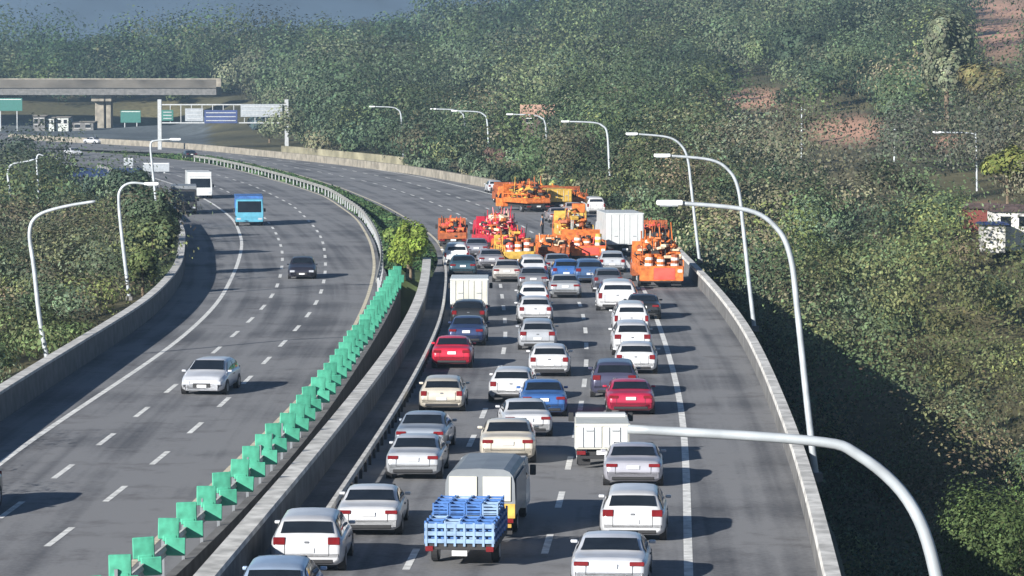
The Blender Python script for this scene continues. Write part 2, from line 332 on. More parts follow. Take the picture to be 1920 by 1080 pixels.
# ---------------------------------------------------------------- foliage
def leaves_mesh(cen, rad, nl, lsize, cols, flat=.0):
    """cen (n,3) crown centres, rad (n,3) radii, nl leaves each, lsize (n,), cols (n,3)"""
    n = len(cen); N = n*nl
    c = np.repeat(cen, nl, 0); r = np.repeat(rad, nl, 0); ls = np.repeat(lsize, nl); cc = np.repeat(cols, nl, 0)
    # clumps: each crown has several lobes so its outline is uneven
    K = 14
    lob = rng.normal(size=(n, K, 3)); lob /= np.linalg.norm(lob, axis=-1, keepdims=True); lob[..., 2] = np.abs(lob[..., 2])*.9-.15
    li = rng.integers(0, K, N); cr = np.repeat(np.arange(n), nl)
    base = lob[cr, li]*.54
    d = rng.normal(size=(N, 3)); d /= np.linalg.norm(d, axis=1, keepdims=True)
    rr = (rng.uniform(.25, 1, N)**.5)[:, None]*.42
    p = base+d*rr
    pos = c+p*r
    nrm = p*1.6+d*.6+rng.normal(size=(N, 3))*.28+np.array([0, 0, .25]); nrm /= np.linalg.norm(nrm, axis=1, keepdims=True)
    t = np.cross(nrm, rng.normal(size=(N, 3))); t /= np.linalg.norm(t, axis=1, keepdims=True); b = np.cross(nrm, t)
    sz = (ls*rng.uniform(.55, 1.35, N))[:, None]; asp = rng.uniform(.45, .9, N)[:, None]
    V = np.stack([pos-t*sz, pos-b*sz*asp*.9+t*sz*.1, pos+t*sz, pos+b*sz*asp], 1).reshape(-1, 3)
    me = bpy.data.meshes.new('leaves'); me.vertices.add(4*N); me.vertices.foreach_set('co', V.ravel())
    me.loops.add(4*N); me.loops.foreach_set('vertex_index', np.arange(4*N, dtype=np.int32))
    me.polygons.add(N); me.polygons.foreach_set('loop_start', np.arange(0, 4*N, 4, dtype=np.int32)); me.polygons.foreach_set('loop_total', np.full(N, 4, np.int32))
    me.update()
    lobv = rng.uniform(.55, 1.6, (n, K))[cr, li][:, None]
    col = cc*lobv*rng.uniform(.88, 1.12, (N, 1))*(1+rng.normal(size=(N, 3))*.05)
    col = np.clip(np.concatenate([col, np.ones((N, 1))], 1), 0, 1); col = np.repeat(col, 4, 0)
    a = me.color_attributes.new('Col', 'FLOAT_COLOR', 'POINT'); a.data.foreach_set('color', col.ravel().astype(np.float32))
    return me
PAL = np.array([[.095, .125, .06], [.07, .1, .055], [.125, .135, .07], [.06, .09, .06], [.13, .12, .085], [.1, .13, .09], [.075, .105, .06], [.14, .16, .065], [.15, .12, .085]])
def scatter(region, keep, hs=1.0, pal=None, sp0=2.3, spk=.0055):
    cen, rad, ls, col = [], [], [], []
    y0, y1, xa, xb = region; Y = y0
    while Y < y1:
        s = sp0+Y*spk; x0 = xa(Y); x1 = xb(Y); X = x0+random.random()*s
        while X < x1:
            x = X+random.uniform(-.4, .4)*s; y = Y+random.uniform(-.45, .45)*s; X += s
            cen.append((x, y)); rad.append(s)
        Y += s*.9
    cen = np.array(cen); s = np.array(rad); z = terrain(cen[:, 0], cen[:, 1])
    ok = keep(cen[:, 0], cen[:, 1], z); cen = cen[ok]; s = s[ok]; z = z[ok]; n = len(s)
    rx = s*rng.uniform(.45, .9, n)*np.where(rng.uniform(size=n) < .16, 1.9, 1); rz = rx*rng.uniform(.65, 1.3, n)*hs
    c3 = np.stack([cen[:, 0], cen[:, 1], z+rz*.55+rng.uniform(0, .3, n)*s], 1)
    r3 = np.stack([rx*rng.uniform(.85, 1.2, n), rx*rng.uniform(.85, 1.2, n), rz], 1)
    w1 = hash_noise(cen[:, 0], cen[:, 1], 8, 1)+rng.normal(size=n)*.5
    k = np.clip(((w1+1.3)/2.6*len(PAL)), 0, len(PAL)-1).astype(int); cl = PAL[k]*np.where(rng.uniform(size=(n, 1)) < .3, rng.uniform(.45, .7, (n, 1)), rng.uniform(.8, 1.6, (n, 1)))*np.array([.98, 1.03, .9])*1.1
    if pal: cl = pal(cen[:, 0], cen[:, 1], cl)
    return c3, r3, cen[:, 1]*.00042+.03, cl
fr = lambda Y: .149*Y*1.1+7
def keepR(x, y, z):
    p = patch_w(x, y, z); d = x-np.interp(y, YB, XRb); dd = distpoly(x, y, XRb, YB)
    return (dd > np.interp(y, [0, 250, 330], [2.4, 2.2, 2.4])) & (d > 0) & ~in_patch(x, y, z, 1.5+.006*y) & ~((x/y < -.088) & (y < 885))
def palR(x, y, c):
    g = np.exp(-(((x-38)/16)**2+((y-350)/55)**2))[:, None]*.85                 # grey winter scrub
    c = c*(1-g)+np.array([.125, .12, .1])*g
    t = np.clip((y-420)/300, 0, .6)[:, None]; c = c*(1-t)+np.array([.06, .085, .05])*t*c.mean(1, keepdims=True)/.085
    n = np.exp(-(((x-30)/8)**2+((y-215)/25)**2))[:, None]*.6
    return c*(1-n)+np.array([.16, .16, .06])*n
a = scatter((62, 900, lambda Y: float(cR(Y))+2.6, fr), keepR, pal=palR, sp0=2.9, spk=.0085)
tag(obj('hillside_woodland', leaves_mesh(*a[:2], 820, *a[2:]), M['leaf']), 'dense scrub and woodland covering the slopes beyond the right parapet', 'woodland', kind='stuff')
def keepV(x, y, z): return (distpoly(x, y, XRb, YB) > 1.3) & (x > np.interp(y, YB, XRb)) & ~in_patch(x, y, z, 1.5)
a = scatter((236, 470, lambda Y: float(cR(Y))+1.2, lambda Y: float(cR(Y))+17), keepV, pal=palR, sp0=1.5, spk=.0022, hs=.8)
tag(obj('verge_shrubs', leaves_mesh(*a[:2], 300, *a[2:]), M['leaf']), 'tangled low shrubs right behind the parapet past the orange trucks', 'shrubs', kind='stuff')
def keepL(x, y, z):
    dd = distpoly(x, y, XLb, YB); px, py = proj(x, y, z)
    blue = np.zeros(x.shape, bool)
    for dz in (0, 1.5, 3, 4.2): qx, qy = proj(x, y, z+dz); blue |= (np.hypot((qx-185)/75, (qy-312)/20) < 1) | ((qx > 95) & (qy < 297))
    return (dd > 1.6) & (x < np.interp(y, YB, XLb)) & ~blue
def palL(x, y, c):
    g = np.clip((y-330)/150, 0, .8)[:, None]; c = c*(1-g)+np.array([.05, .07, .06])*g  # far scrub tinted dark and cool: shade and haze put into the leaves
    n = np.exp(-((y-260)/55)**2)[:, None]*.5
    return c*(1-n)+np.array([.12, .112, .08])*n
a = scatter((95, 560, lambda Y: -fr(Y), lambda Y: float(cLB(Y))-1.2), keepL, pal=palL, sp0=2.0, spk=.006, hs=.75)
tag(obj('roadside_scrub', leaves_mesh(*a[:2], 480, *a[2:]), M['leaf']), 'low olive and brown scrub beyond the left barrier', 'scrub', kind='stuff')
def keepF(x, y, z):
    return (rng.uniform(size=x.shape) < .95) & (y > 880)
a = scatter((880, 1180, lambda Y: -.165*Y-10, lambda Y: .03*Y), keepF, sp0=3)
far_c = a[0].copy()
tag(obj('distant_woodland', leaves_mesh(*a[:2], 480, a[2], a[3]*np.array([.55, .66, .6])), M['leaf']), 'dark line of trees behind the overpass', 'woodland', kind='stuff')
# the green strip between the carriageways beyond the bush
def med(n=1500):
    c = []; r = []
    for i in range(n):
        y = random.uniform(232, 560); x0 = outerL(y)+.3; x1 = innerJ(y)-.3
        if x1-x0 < .5: continue
        c.append((random.uniform(x0, x1), y, -.15)); q = random.uniform(.25, .55); r.append((q, q, q*.8))
    c = np.array(c); r = np.array(r); return c, r, c[:, 1]*.0007+.04, PAL[rng.integers(0, 3, len(c))]*np.array([.75, 1.05, .8])
a = med(); tag(obj('median_grass', leaves_mesh(*a[:2], 26, *a[2:]), M['leaf']), 'rough green grass on the strip between the two carriageways', 'grass', kind='stuff')

def tree(name, label, x, y, h, r, col, nl=2600, ls=.14, trunk_h=None, z=None, cat='tree', crown='crown', squash=1.0, group=None):
    z = float(terrain(x, y)) if z is None else z
    t = thing(name, label, cat, (x, y, z), 0, group); th = trunk_h or h*.5
    bm = bmesh.new(); top = Vector((random.uniform(-.2, .2), random.uniform(-.2, .2), h*.8))
    cyl(bm, (0, 0, -.3), top*.5, .035*h*.6+.04, .03*h*.5+.03, 8); cyl(bm, top*.5, top, .03*h*.5+.03, .03, 8)
    for i in range(7):
        a_ = i*2.4; p = top*(.35+.08*i); q = p+Vector((math.cos(a_)*r*.7, math.sin(a_)*r*.7, h*.16)); cyl(bm, p, q, .05, .015, 6)
    obj('trunk', bm, M['trunk'], t)
    n = 7; cc = [(0, 0, h*.68)]; rr = [(r*.8, r*.8, h*.34*squash)]
    for i in range(n):
        a_ = i*2.39+random.random(); q = random.uniform(.35, .62)
        cc.append((math.cos(a_)*r*q, math.sin(a_)*r*q, h*random.uniform(.42, .8))); k = random.uniform(.45, .62)
        rr.append((r*k, r*k, h*.26*squash))
    cl = np.array([col])*rng.uniform(.75, 1.25, (n+1, 1))
    obj(crown, leaves_mesh(np.array(cc), np.array(rr), nl//(n+1), np.full(n+1, ls), cl), M['leaf'], t)
    return t
# ---------------------------------------------------------------- parapets, barriers, fences
jers = lambda w_, h: [(-w_*.5, -.3), (-w_*.5, .1), (-w_*.3, .3), (-w_*.28, h-.03), (-w_*.24, h), (w_*.24, h), (w_*.28, h-.03), (w_*.3, .3), (w_*.5, .1), (w_*.5, -.3)]
ysn = np.arange(24, 246, 3.0)
t = thing('concrete_parapet', 'long pale concrete parapet curving along the right edge of the jammed carriageway', 'parapet')
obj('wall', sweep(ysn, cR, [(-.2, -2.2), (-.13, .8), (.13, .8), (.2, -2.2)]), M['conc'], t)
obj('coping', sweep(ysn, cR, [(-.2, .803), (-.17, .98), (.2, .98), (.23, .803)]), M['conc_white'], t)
pm = tomesh(mbox(-.05, .05, -.06, .06, .3, 1.06), 'post')
def place(me, nm, m, t, loc, rz=0):
    o = bpy.data.objects.new(nm, me); C.objects.link(o); o.parent = t; o.location = loc; o.rotation_euler = (0, 0, rz)
    o.material_slots[0].link = 'OBJECT'; o.material_slots[0].material = m; return o
t = thing('concrete_barrier', 'thick white concrete barrier on the left edge of the jammed carriageway', 'barrier')
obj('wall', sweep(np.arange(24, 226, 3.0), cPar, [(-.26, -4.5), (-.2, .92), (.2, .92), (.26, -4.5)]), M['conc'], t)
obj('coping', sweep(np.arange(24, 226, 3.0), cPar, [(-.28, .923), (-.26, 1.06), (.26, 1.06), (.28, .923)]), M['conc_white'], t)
cKb = curve([(610, 960), (640, 915), (700, 830), (760, 735), (805, 650), (830, 590), (838, 510), (830, 470)], .6)
t = thing('kerb_rail', 'thin pale low rail between the jammed left lane and the thick white barrier', 'rail')
obj('rail', sweep(np.arange(98, 236, 3.0), cKb, [(-.07, .44), (-.07, .62), (.07, .62), (.07, .44)]), M['conc_white'], t)
pm2 = tomesh(mbox(-.05, .05, -.07, .07, 0, .438), 'post')
for y in np.arange(98.5, 234, 2.0): place(pm2, 'post', M['chassis'], t, (float(cKb(y)), y, 0))
t = thing('concrete_barrier', 'concrete wall along the far left shoulder in front of the scrub', 'barrier')
cLBo = lambda Y: cLB(Y)-.25
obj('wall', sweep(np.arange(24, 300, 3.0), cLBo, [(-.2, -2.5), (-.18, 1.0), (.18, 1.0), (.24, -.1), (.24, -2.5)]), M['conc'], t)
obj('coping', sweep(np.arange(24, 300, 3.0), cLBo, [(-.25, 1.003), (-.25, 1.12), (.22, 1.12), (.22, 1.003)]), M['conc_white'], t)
t = thing('concrete_barrier', 'tan concrete barrier round the outside of the distant left-hand bend', 'barrier')
obj('wall', sweep(np.arange(395, 700, 4.0), cR, [(-.3, -.5), (-.25, 1.0), (.25, 1.0), (.3, -.5)]), M['conc_tan'], t)
t = thing('retaining_wall', 'low yellowish retaining wall above the barrier of the distant bend', 'retaining wall')
obj('wall', sweep(np.arange(430, 560, 4.0), cR, [(5.0, -1), (5.0, 1.5), (5.4, 1.5), (5.4, -1)]), mat('ochre_wall', (.27, .25, .17), .9, 0, 0, .35, .3), t)
def w_rail(c, y0, y1, off, label, z=.62):
    t = thing('guardrail', label, 'guardrail')
    obj('rail', sweep(np.arange(y0, y1, 4.0), c, [(-.05, z), (-.09, z+.08), (-.05, z+.16), (-.09, z+.24), (-.05, z+.32), (-.01, z+.32), (-.04, z+.24), (0, z+.16), (-.04, z+.08), (-.01, z)], off), M['dullsteel'], t)
    me = tomesh(mbox(0, .12, -.06, .06, -.4, z+.3), 'post')
    for y in np.arange(y0, y1, 4.0): place(me, 'post', M['galv'], t, (float(c(y))+off, y, 0))
    return t
w_rail(cLR, 205, 520, .5, 'steel guardrail round the inside of the left carriageway bend beside the grass strip')
w_rail(cLB, 302, 470, -.3, 'steel guardrail continuing from the far left concrete wall round the bend')
# green anti-glare fence
t = thing('kerb_wall', 'low concrete edge wall below the green anti-glare panels', 'wall')
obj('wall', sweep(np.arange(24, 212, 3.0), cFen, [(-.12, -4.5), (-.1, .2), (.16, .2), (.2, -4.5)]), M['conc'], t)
t = thing('anti_glare_fence', 'row of green anti-glare panels on a rail between the two carriageways', 'fence')
obj('rail', sweep(np.arange(58, 204, 3.0), cFen, [(-.04, .78), (-.08, .86), (-.04, .94), (-.08, 1.02), (-.04, 1.08), (.02, 1.08), (-.02, 1.02), (.02, .94), (-.02, .86), (.02, .78)]), M['conc_white'], t)
Y = 60.0
while Y < 203:
    x = float(cFen(Y)); h = head(cFen, Y)
    bm = mbox(-.04, .04, -.04, .04, -.35, 1.4); o = obj('post', bm, M['boxgrey'], t); o.location = (x-.1, Y, 0)
    bm = bmesh.new(); box(bm, -.28, .26, -.03, .03, 1.2, 1.74, .02); box(bm, -.1, .42, -.09, -.03, .78, 1.24, .02)
    box(bm, -.16, .2, -.05, .05, 1.14, 1.3, .02)
    o = obj('panel', bm, M['green'], t); o.location = (x+.02, Y, 0); o.rotation_euler = (R(random.uniform(-6, 6)), R(random.uniform(-4, 4)), h+R(18+random.uniform(-7, 7)))
    Y += 3.4

# ---------------------------------------------------------------- street lamps
def lamp(label, x, y, prof, z=0, r=.09, tip=1, headm=True, rz=0, group='street lamps along the road edges', plinth=True):
    t = thing('street_lamp', label, 'street lamp', (x, y, z), rz, group)
    P = smooth_path([(a, 0, b) for a, b in prof]); n = len(P)
    obj('pole', tube(P, [r*(1.15-.5*i/n) for i in range(n)], 8), M['lamp'], t, True)
    if headm:
        a, b = prof[-1]; s = 1 if prof[-1][0] > prof[-2][0] else -1
        bm = bmesh.new(); box(bm, a-.1, a+.75*s if s > 0 else a+.1, -.17, .17, b-.07, b+.1, .05, 2) if s > 0 else box(bm, a-.75, a+.1, -.17, .17, b-.07, b+.1, .05, 2)
        l = obj('lamp_head', bm, M['white'], t)
        obj('lens', mbox(a+(.05 if s > 0 else -.65), a+(.65 if s > 0 else -.05), -.13, .13, b-.1, b-.072, .01), M['head'], l)
    if plinth: obj('base_plate', mbox(-.2, .2, -.2, .2, -.05, .25, .03), M['conc'], t)
    return t
PR = [(0, 0), (-.3, 2.5), (-.62, 5.4), (-.85, 7.15), (-1.3, 8.1), (-2.25, 8.68), (-4.4, 8.9)]
PR1 = [(0, 0), (-.3, 2.5), (-.58, 5.4), (-.82, 7.0), (-1.15, 7.85), (-1.75, 8.4), (-2.35, 8.58), (-4.55, 8.72)]
lamp('nearest street lamp, its arm crossing the right parapet at the bottom of the view', 5.95, 41.5, PR1, 0, .085, headm=False)
b = at(1530, 900); lamp('tall curved street lamp, second from the front beside the right parapet', b.x, b.y, PR, 0, .1)
b = at(1415, 620); lamp('curved street lamp third from the front beside the right parapet', b.x, b.y, PR, 0, .1)
b = at(1312, 492); lamp('curved street lamp fourth from the front, behind the big orange truck', b.x, b.y, PR, 0, .1)
PF = [(0, 0), (-.2, 4), (-.4, 7.2), (-.9, 8.0), (-1.8, 8.3), (-4.2, 8.4)]
for (px, py, lab) in ((1146, 388, 'far street lamp behind the tall white box truck'), (1029, 350, 'far street lamp behind the orange trucks at the bend'),
                      (919, 332, 'far street lamp with pale pole at the outer edge of the bend'), (876, 322, 'far street lamp left of the pale one at the bend'),
                      (757, 309, 'far street lamp among bushes along the distant bend')):
    b = at(px, py); lamp(lab, b.x, b.y, PF, 0, .11)
b = at(90, 680); lamp('large curved street lamp in front of the scrub on the left', b.x, b.y, [(0, 0), (-.35, 1.9), (-.6, 4.3), (-.78, 5.9), (-.4, 6.65), (.75, 7.05), (2.2, 7.3)], 0, .1, headm=False)
b = at(243, 562); lamp('street lamp with a short hooked arm standing behind the left wall', b.x, b.y, [(0, 0), (-.35, 3), (-.58, 5.6), (-.45, 6.4), (.1, 6.75), (1.0, 6.7)], 0, .1)
b = at(308, 455); lamp('tall straight street lamp left of the dark truck', b.x-.3, b.y, [(0, 0), (-.3, 3), (-.6, 6), (-.7, 7.6), (-.3, 7.9), (.9, 8.0)], 0, .1)
lamp('street lamp with long arm at the far left edge of the view', atY(22, 400, 335).x, 335, [(0, 0), (-.2, 2.5), (-.35, 4), (.1, 4.8), (1.6, 5.1), (2.6, 5.4)], -.5, .12, headm=False)
lamp('plain straight pole rising between two lamps on the far left', atY(73, 362, 345).x, 345, [(0, 0), (-.1, 2), (-.15, 4.6), (.5, 4.7)], 0.2, .11, headm=False)
for (px, py, Y, hh, lab) in ((1833, 352, 330, 5.2, 'street lamp on the wooded slope above the white house'),):
    p = atY(px, py, Y); lamp(lab, p.x, Y, [(0, -3), (-.1, 2), (-.2, hh-.4), (-.6, hh), (-3.6, hh+.1)], p.z, .1, plinth=False)
for (px, py, Y, hh, lab) in ((1503, 268, 420, 4.3, 'bare pale pole in the woodland right of centre'), (1677, 292, 400, 3.3, 'short pale pole on the slope below the bare earth'),
                             (1197, 232, 520, 5.0, 'pale pole high among the trees above the white truck'), (957, 285, 470, 3.8, 'pale post among the trees left of the tall poles')):
    p = atY(px, py, Y); t = thing('utility_pole', lab, 'pole', (p.x, Y, p.z), 0, 'poles standing in the woodland')
    obj('pole', tube([(0, 0, -4), (0, 0, hh*.5), (0, 0, hh)], [.13, .11, .09], 8), M['lamp'], t); obj('cross_arm', mbox(-.5, .5, -.04, .04, hh-.3, hh-.2), M['galv'], t)

# ---------------------------------------------------------------- cars
def lerp_tab(tab, y): return float(np.interp(y, [a for a, b in tab], [b for a, b in tab]))
SPEC = {
 'sedan': dict(L=4.6, W=1.84, top=[(0, .62), (.006, .92), (.03, 1.01), (.15, 1.04), (.19, 1.07), (.34, 1.38), (.42, 1.44), (.54, 1.44), (.60, 1.4), (.75, 1.03), (.8, .97), (.95, .82), (.99, .66), (1, .5)],
   belt=[(0, .88), (.3, .95), (.7, .92), (1, .62)], rw=(.2, .34), ws=(.6, .75), win=((.26, .44), (.46, .69)), lz=(.76, .92), pl=.86, lw=.6),
 'hatch': dict(L=4.25, W=1.82, top=[(0, .7), (.006, 1.0), (.03, 1.08), (.13, 1.42), (.2, 1.5), (.45, 1.53), (.55, 1.49), (.76, 1.05), (.8, 1.0), (.95, .86), (.99, .7), (1, .5)],
   belt=[(0, .95), (.3, .98), (.7, .95), (1, .65)], rw=(.035, .125), ws=(.56, .745), win=((.12, .38), (.4, .69)), lz=(.74, 1.0), pl=.72, lw=.74),
 'suv': dict(L=4.6, W=1.9, top=[(0, .75), (.006, 1.05), (.025, 1.13), (.1, 1.55), (.16, 1.63), (.5, 1.67), (.58, 1.62), (.73, 1.16), (.78, 1.1), (.95, .95), (.99, .75), (1, .55)],
   belt=[(0, 1.0), (.3, 1.05), (.7, 1.02), (1, .75)], rw=(.03, .098), ws=(.59, .72), win=((.1, .26), (.28, .46), (.48, .67)), lz=(.84, 1.1), pl=.78, lw=.66),
 'van': dict(L=4.7, W=1.86, top=[(0, .8), (.005, 1.08), (.015, 1.15), (.055, 1.68), (.1, 1.78), (.6, 1.8), (.7, 1.74), (.86, 1.18), (.9, 1.08), (.97, .9), (1, .55)],
   belt=[(0, 1.05), (.3, 1.08), (.8, 1.05), (1, .8)], rw=(.02, .052), ws=(.71, .85), win=((.07, .28), (.3, .52), (.54, .8)), lz=(.74, 1.12), pl=.75, lw=.83),
}
def section(s, y):
    f = y/s['L']; top = lerp_tab(s['top'], f); belt = min(lerp_tab(s['belt'], f), top-.035)
    w_ = s['W']/2*lerp_tab([(0, .84), (.012, .9), (.05, .965), (.13, 1), (.83, 1), (.93, .95), (.985, .82), (1, .7)], f)
    zb = lerp_tab([(0, .34), (.03, .24), (.97, .2), (1, .3)], f)
    g = top-belt; k = min(1, g/.25)
    xs_ = w_*.95-.03*k; wr = xs_-.05*k-.3*max(0, g-.05)
    pts = [(0, zb), (w_*.82, zb), (w_*.96, zb+.09), (w_, zb+.26), (w_*1.0, belt-.22), (w_*.985, belt-.07), (w_*.955, belt), (xs_, belt+.012*k)]
    pts += [(xs_+(wr-xs_)*.5+.02*k, belt+g*.5), (wr+.012*k, top-.07*k), (wr-.06-.04*k, top-.015*k), (wr*.5, top+.012), (0, top+.018)]
    return pts, dict(top=top, belt=belt, w=w_, wr=wr, xs=xs_, g=g, k=k)
_types = {}
def part_of_patch(rows):
    bm = bmesh.new(); vr = [[bm.verts.new(p) for p in r] for r in rows]
    for i in range(len(vr)-1):
        for k in range(len(vr[0])-1): bm.faces.new((vr[i][k], vr[i][k+1], vr[i+1][k+1], vr[i+1][k]))
    return bm
def wheel_meshes(r=.32, wd=.2):
    bm = bmesh.new(); cyl(bm, (-wd/2, 0, 0), (wd/2, 0, 0), r, r, 20); es = [e for e in bm.edges if abs(e.verts[0].co.x-e.verts[1].co.x) < 1e-5]
    bmesh.ops.bevel(bm, geom=es, offset=.03, segments=2, affect='EDGES'); ty = tomesh(bm, 'tyre')
    bm = bmesh.new(); cyl(bm, (wd/2-.01, 0, 0), (wd/2+.012, 0, 0), r*.62, r*.58, 16); cyl(bm, (-wd/2-.012, 0, 0), (-wd/2+.01, 0, 0), r*.58, r*.62, 16)
    for k in range(5):
        a_ = k*2*PI/5; box(bm, wd/2+.005, wd/2+.022, -.03, .03, r*.1, r*.55, 0, 1, None)
    rm = tomesh(bm, 'rim'); return ty, rm
WH = wheel_meshes(); WHT = wheel_meshes(.4, .26)
def car_type(kind):
    if kind in _types: return _types[kind]
    s = SPEC[kind]; L = s['L']; W2 = s['W']/2; T = []
    fy = sorted(set([a for a, b in s['top']]+list(np.linspace(0, 1, 26))+[.012, .05, .985]))
    bm = bmesh.new(); rings = []
    for f in fy:
        p, _ = section(s, f*L); ring = [(-x, z) for x, z in reversed(p[1:])]+[(x, z) for x, z in p]
        ring = [(x, z) for x, z in p[:-1]]+[(x, z) for x, z in [p[-1]]]+[(-x, z) for x, z in reversed(p[1:-1])]
        rings.append([bm.verts.new((x, f*L, z)) for x, z in ring])
    n = len(rings[0])
    for i in range(len(rings)-1):
        for k in range(n): bm.faces.new((rings[i][k], rings[i][(k+1) % n], rings[i+1][(k+1) % n], rings[i+1][k]))
    bm.faces.new(rings[0]); bm.faces.new(rings[-1]); bmesh.ops.recalc_face_normals(bm, faces=bm.faces)
    me = tomesh(bm, 'body', True); me.polygons[-1].use_smooth = False; me.polygons[-2].use_smooth = False
    T.append(('body', me, 'PAINT', (0, 0, 0), None))
    def across(f0, f1, nm, inset=.07):
        rows = []
        for f in np.linspace(f0+.006, f1-.006, 7):
            _, q = section(s, f*L); hw = q['wr']-inset
            sl_ = (lerp_tab(s['top'], f+.01)-lerp_tab(s['top'], f-.01))/(.02*L); nn = Vector((0, -sl_, 1)).normalized()
            rows.append([Vector((x, f*L, q['top']+.018*(1-(x/max(q['wr'], .1))**2*.8)))+nn*.014 for x in np.linspace(-hw, hw, 7)])
        T.append((nm, tomesh(part_of_patch(rows), nm, True), 'glass', (0, 0, 0), None))
    across(*s['rw'], 'rear_window'); across(*s['ws'], 'windscreen')
    for sg in (-1, 1):
        for (f0, f1) in s['win']:
            rows = []
            for f in np.linspace(f0, f1, 8):
                _, q = section(s, f*L); z0 = q['belt']+.045; z1 = q['top']-.1
                if z1-z0 < .02: z1 = z0+.005
                r_ = []
                for t_ in np.linspace(0, 1, 4):
                    z = z0+(z1-z0)*t_; tt = (z-q['belt'])/max(q['g'], .05); x = q['xs']+(q['wr']-q['xs'])*tt+.028*math.sin(PI*min(1, max(0, tt)))+.012
                    r_.append((sg*x, f*L, z))
                rows.append(r_)
            T.append(('side_window', tomesh(part_of_patch(rows), 'side_window', True), 'glass', (0, 0, 0), None))
        z0, z1 = s['lz']; wr_ = W2*.86
        T.append(('tail_lamp', tomesh(mbox(min(sg*wr_*s['lw'], sg*(wr_+.035)), max(sg*wr_*s['lw'], sg*(wr_+.035)), -.012, .07, z0+.03, z1, .02), 'tail_lamp'), 'red', (0, 0, 0), None))
        fz = lerp_tab(s['top'], .975)-.14
        T.append(('headlamp', tomesh(mbox(min(sg*W2*.5, sg*W2*.86), max(sg*W2*.5, sg*W2*.86), L-.1, L+.004, fz-.13, fz+.05, .03), 'headlamp'), 'head', (0, 0, 0), None))
        mf = s['ws'][1]-.035; zz = lerp_tab(s['belt'], mf)+.1
        T.append(('wing_mirror', tomesh(mbox(min(sg*(W2-.06), sg*(W2+.11)), max(sg*(W2-.06), sg*(W2+.11)), mf*L-.06, mf*L+.06, zz-.05, zz+.05, .03, 2), 'wing_mirror'), 'PAINT', (0, 0, 0), None))
        T.append(('door_handle', tomesh(mbox(min(sg*(W2-.02), sg*(W2+.02)), max(sg*(W2-.02), sg*(W2+.02)), .44*L, .49*L, .82, .85), 'door_handle'), 'black', (0, 0, 0), None))
    bs = bmesh.new(); zt = s['top'][1][1]
    box(bs, -W2*.6, W2*.6, -.006, .02, .53, .545); box(bs, -W2*.6, -W2*.585, -.006, .02, .545, zt-.06); box(bs, W2*.585, W2*.6, -.006, .02, .545, zt-.06)
    T.append(('boot_seam', tomesh(bs, 'boot_seam'), 'black', (0, 0, 0), None))
    T.append(('badge', tomesh(mbox(-.06, .06, -.012, .01, zt-.13, zt-.07, .01), 'badge'), 'rim', (0, 0, 0), None))
    T.append(('rear_bumper', tomesh(mbox(-W2*.72, W2*.72, -.018, .1, .3, .44, .03), 'rear_bumper'), 'black', (0, 0, 0), None))
    T.append(('licence_plate', tomesh(mbox(-.19, .19, -.03, -.012, s['pl']-.14, s['pl'], .005), 'licence_plate'), 'plate', (0, 0, 0), None))
    T.append(('licence_plate', tomesh(mbox(-.19, .19, L-.02, L+.02, .38, .51, .005), 'licence_plate'), 'plate', (0, 0, 0), None))
    T.append(('grille', tomesh(mbox(-W2*.4, W2*.4, L-.06, L+.008, .36, .58, .02), 'grille'), 'black', (0, 0, 0), None))
    for sg in (-1, 1):
        for f in (.185, .815): T.append(('wheel', WH[0], 'tyre', (sg*(W2-.1), f*L, .32), WH[1]))
    for sg in (-1, 1):
        bm = bmesh.new(); cyl(bm, (sg*(W2-.2), 0, .34), (sg*(W2+.006), 0, .34), .375, .375, 18); am = tomesh(bm, 'wheel_arch')
        for f in (.185, .815): T.append(('wheel_arch', am, 'black', (0, f*L, 0), None))
    _types[kind] = T; return T
def assemble(T, name, label, cat, loc, rz, paintm, group, sc=(1, 1, 1), sub=None):
    t = thing(name, label, cat, loc, rz, group); t.scale = (sc[0], sc[1], sc[2]*.87)
    for nm, me, mk_, lc, ch in T:
        m = paintm if mk_ == 'PAINT' else (sub or {}).get(mk_, M.get(mk_))
        o = bpy.data.objects.new(nm, me); C.objects.link(o); o.parent = t; o.location = lc
        o.material_slots[0].link = 'OBJECT'; o.material_slots[0].material = m
        if ch:
            q = bpy.data.objects.new('rim', ch); C.objects.link(q); q.parent = o; q.material_slots[0].link = 'OBJECT'; q.material_slots[0].material = M['rim']
    return t
vr = random.Random(5)
def lane_head(px, py, side):
    p = at(px, py)
    c = cRline if side == 'J' else cA
    if side == 'J': c = min((cRline, cD2, cD1, cLline), key=lambda q: abs(float(q(p.y))-p.x))
    return p, head(c, p.y)
GJ = 'cars queueing in the jammed right-hand carriageway'
def car(kind, px, py, col, label, side='J', turn=0, metal=.25, sc=(1, 1, 1), cat=None, group=GJ):
    p, h = lane_head(px, py, side); h += R(turn+vr.uniform(-1.5, 1.5)); sc = (sc[0]*vr.uniform(.97, 1.03), sc[1]*vr.uniform(.94, 1.06), sc[2]*vr.uniform(.95, 1.06)); L = SPEC[kind]['L']*sc[1]
    if side == 'L': p = p+Vector((-math.sin(h), math.cos(h), 0))*L; h += PI; group = 'cars driving on the oncoming left carriageway' if group == GJ else group
    nm = {'sedan': 'parked_sedan', 'hatch': 'hatchback_car', 'suv': 'suv_car', 'van': 'minivan'}[kind].replace('parked_', '')
    nm = {'sedan': 'sedan_car'}.get(nm, nm)
    return assemble(car_type(kind), nm, label, cat or 'car', p, h, paint(col, metal), group, sc)
WHT_ = (.56, .57, .59); SIL = (.5, .52, .55); DKB = (.03, .05, .13); BLK = (.025, .027, .03); REDC = (.5, .015, .03); LBL = (.35, .45, .6); BEI = (.62, .57, .48); BLU = (.05, .14, .38)
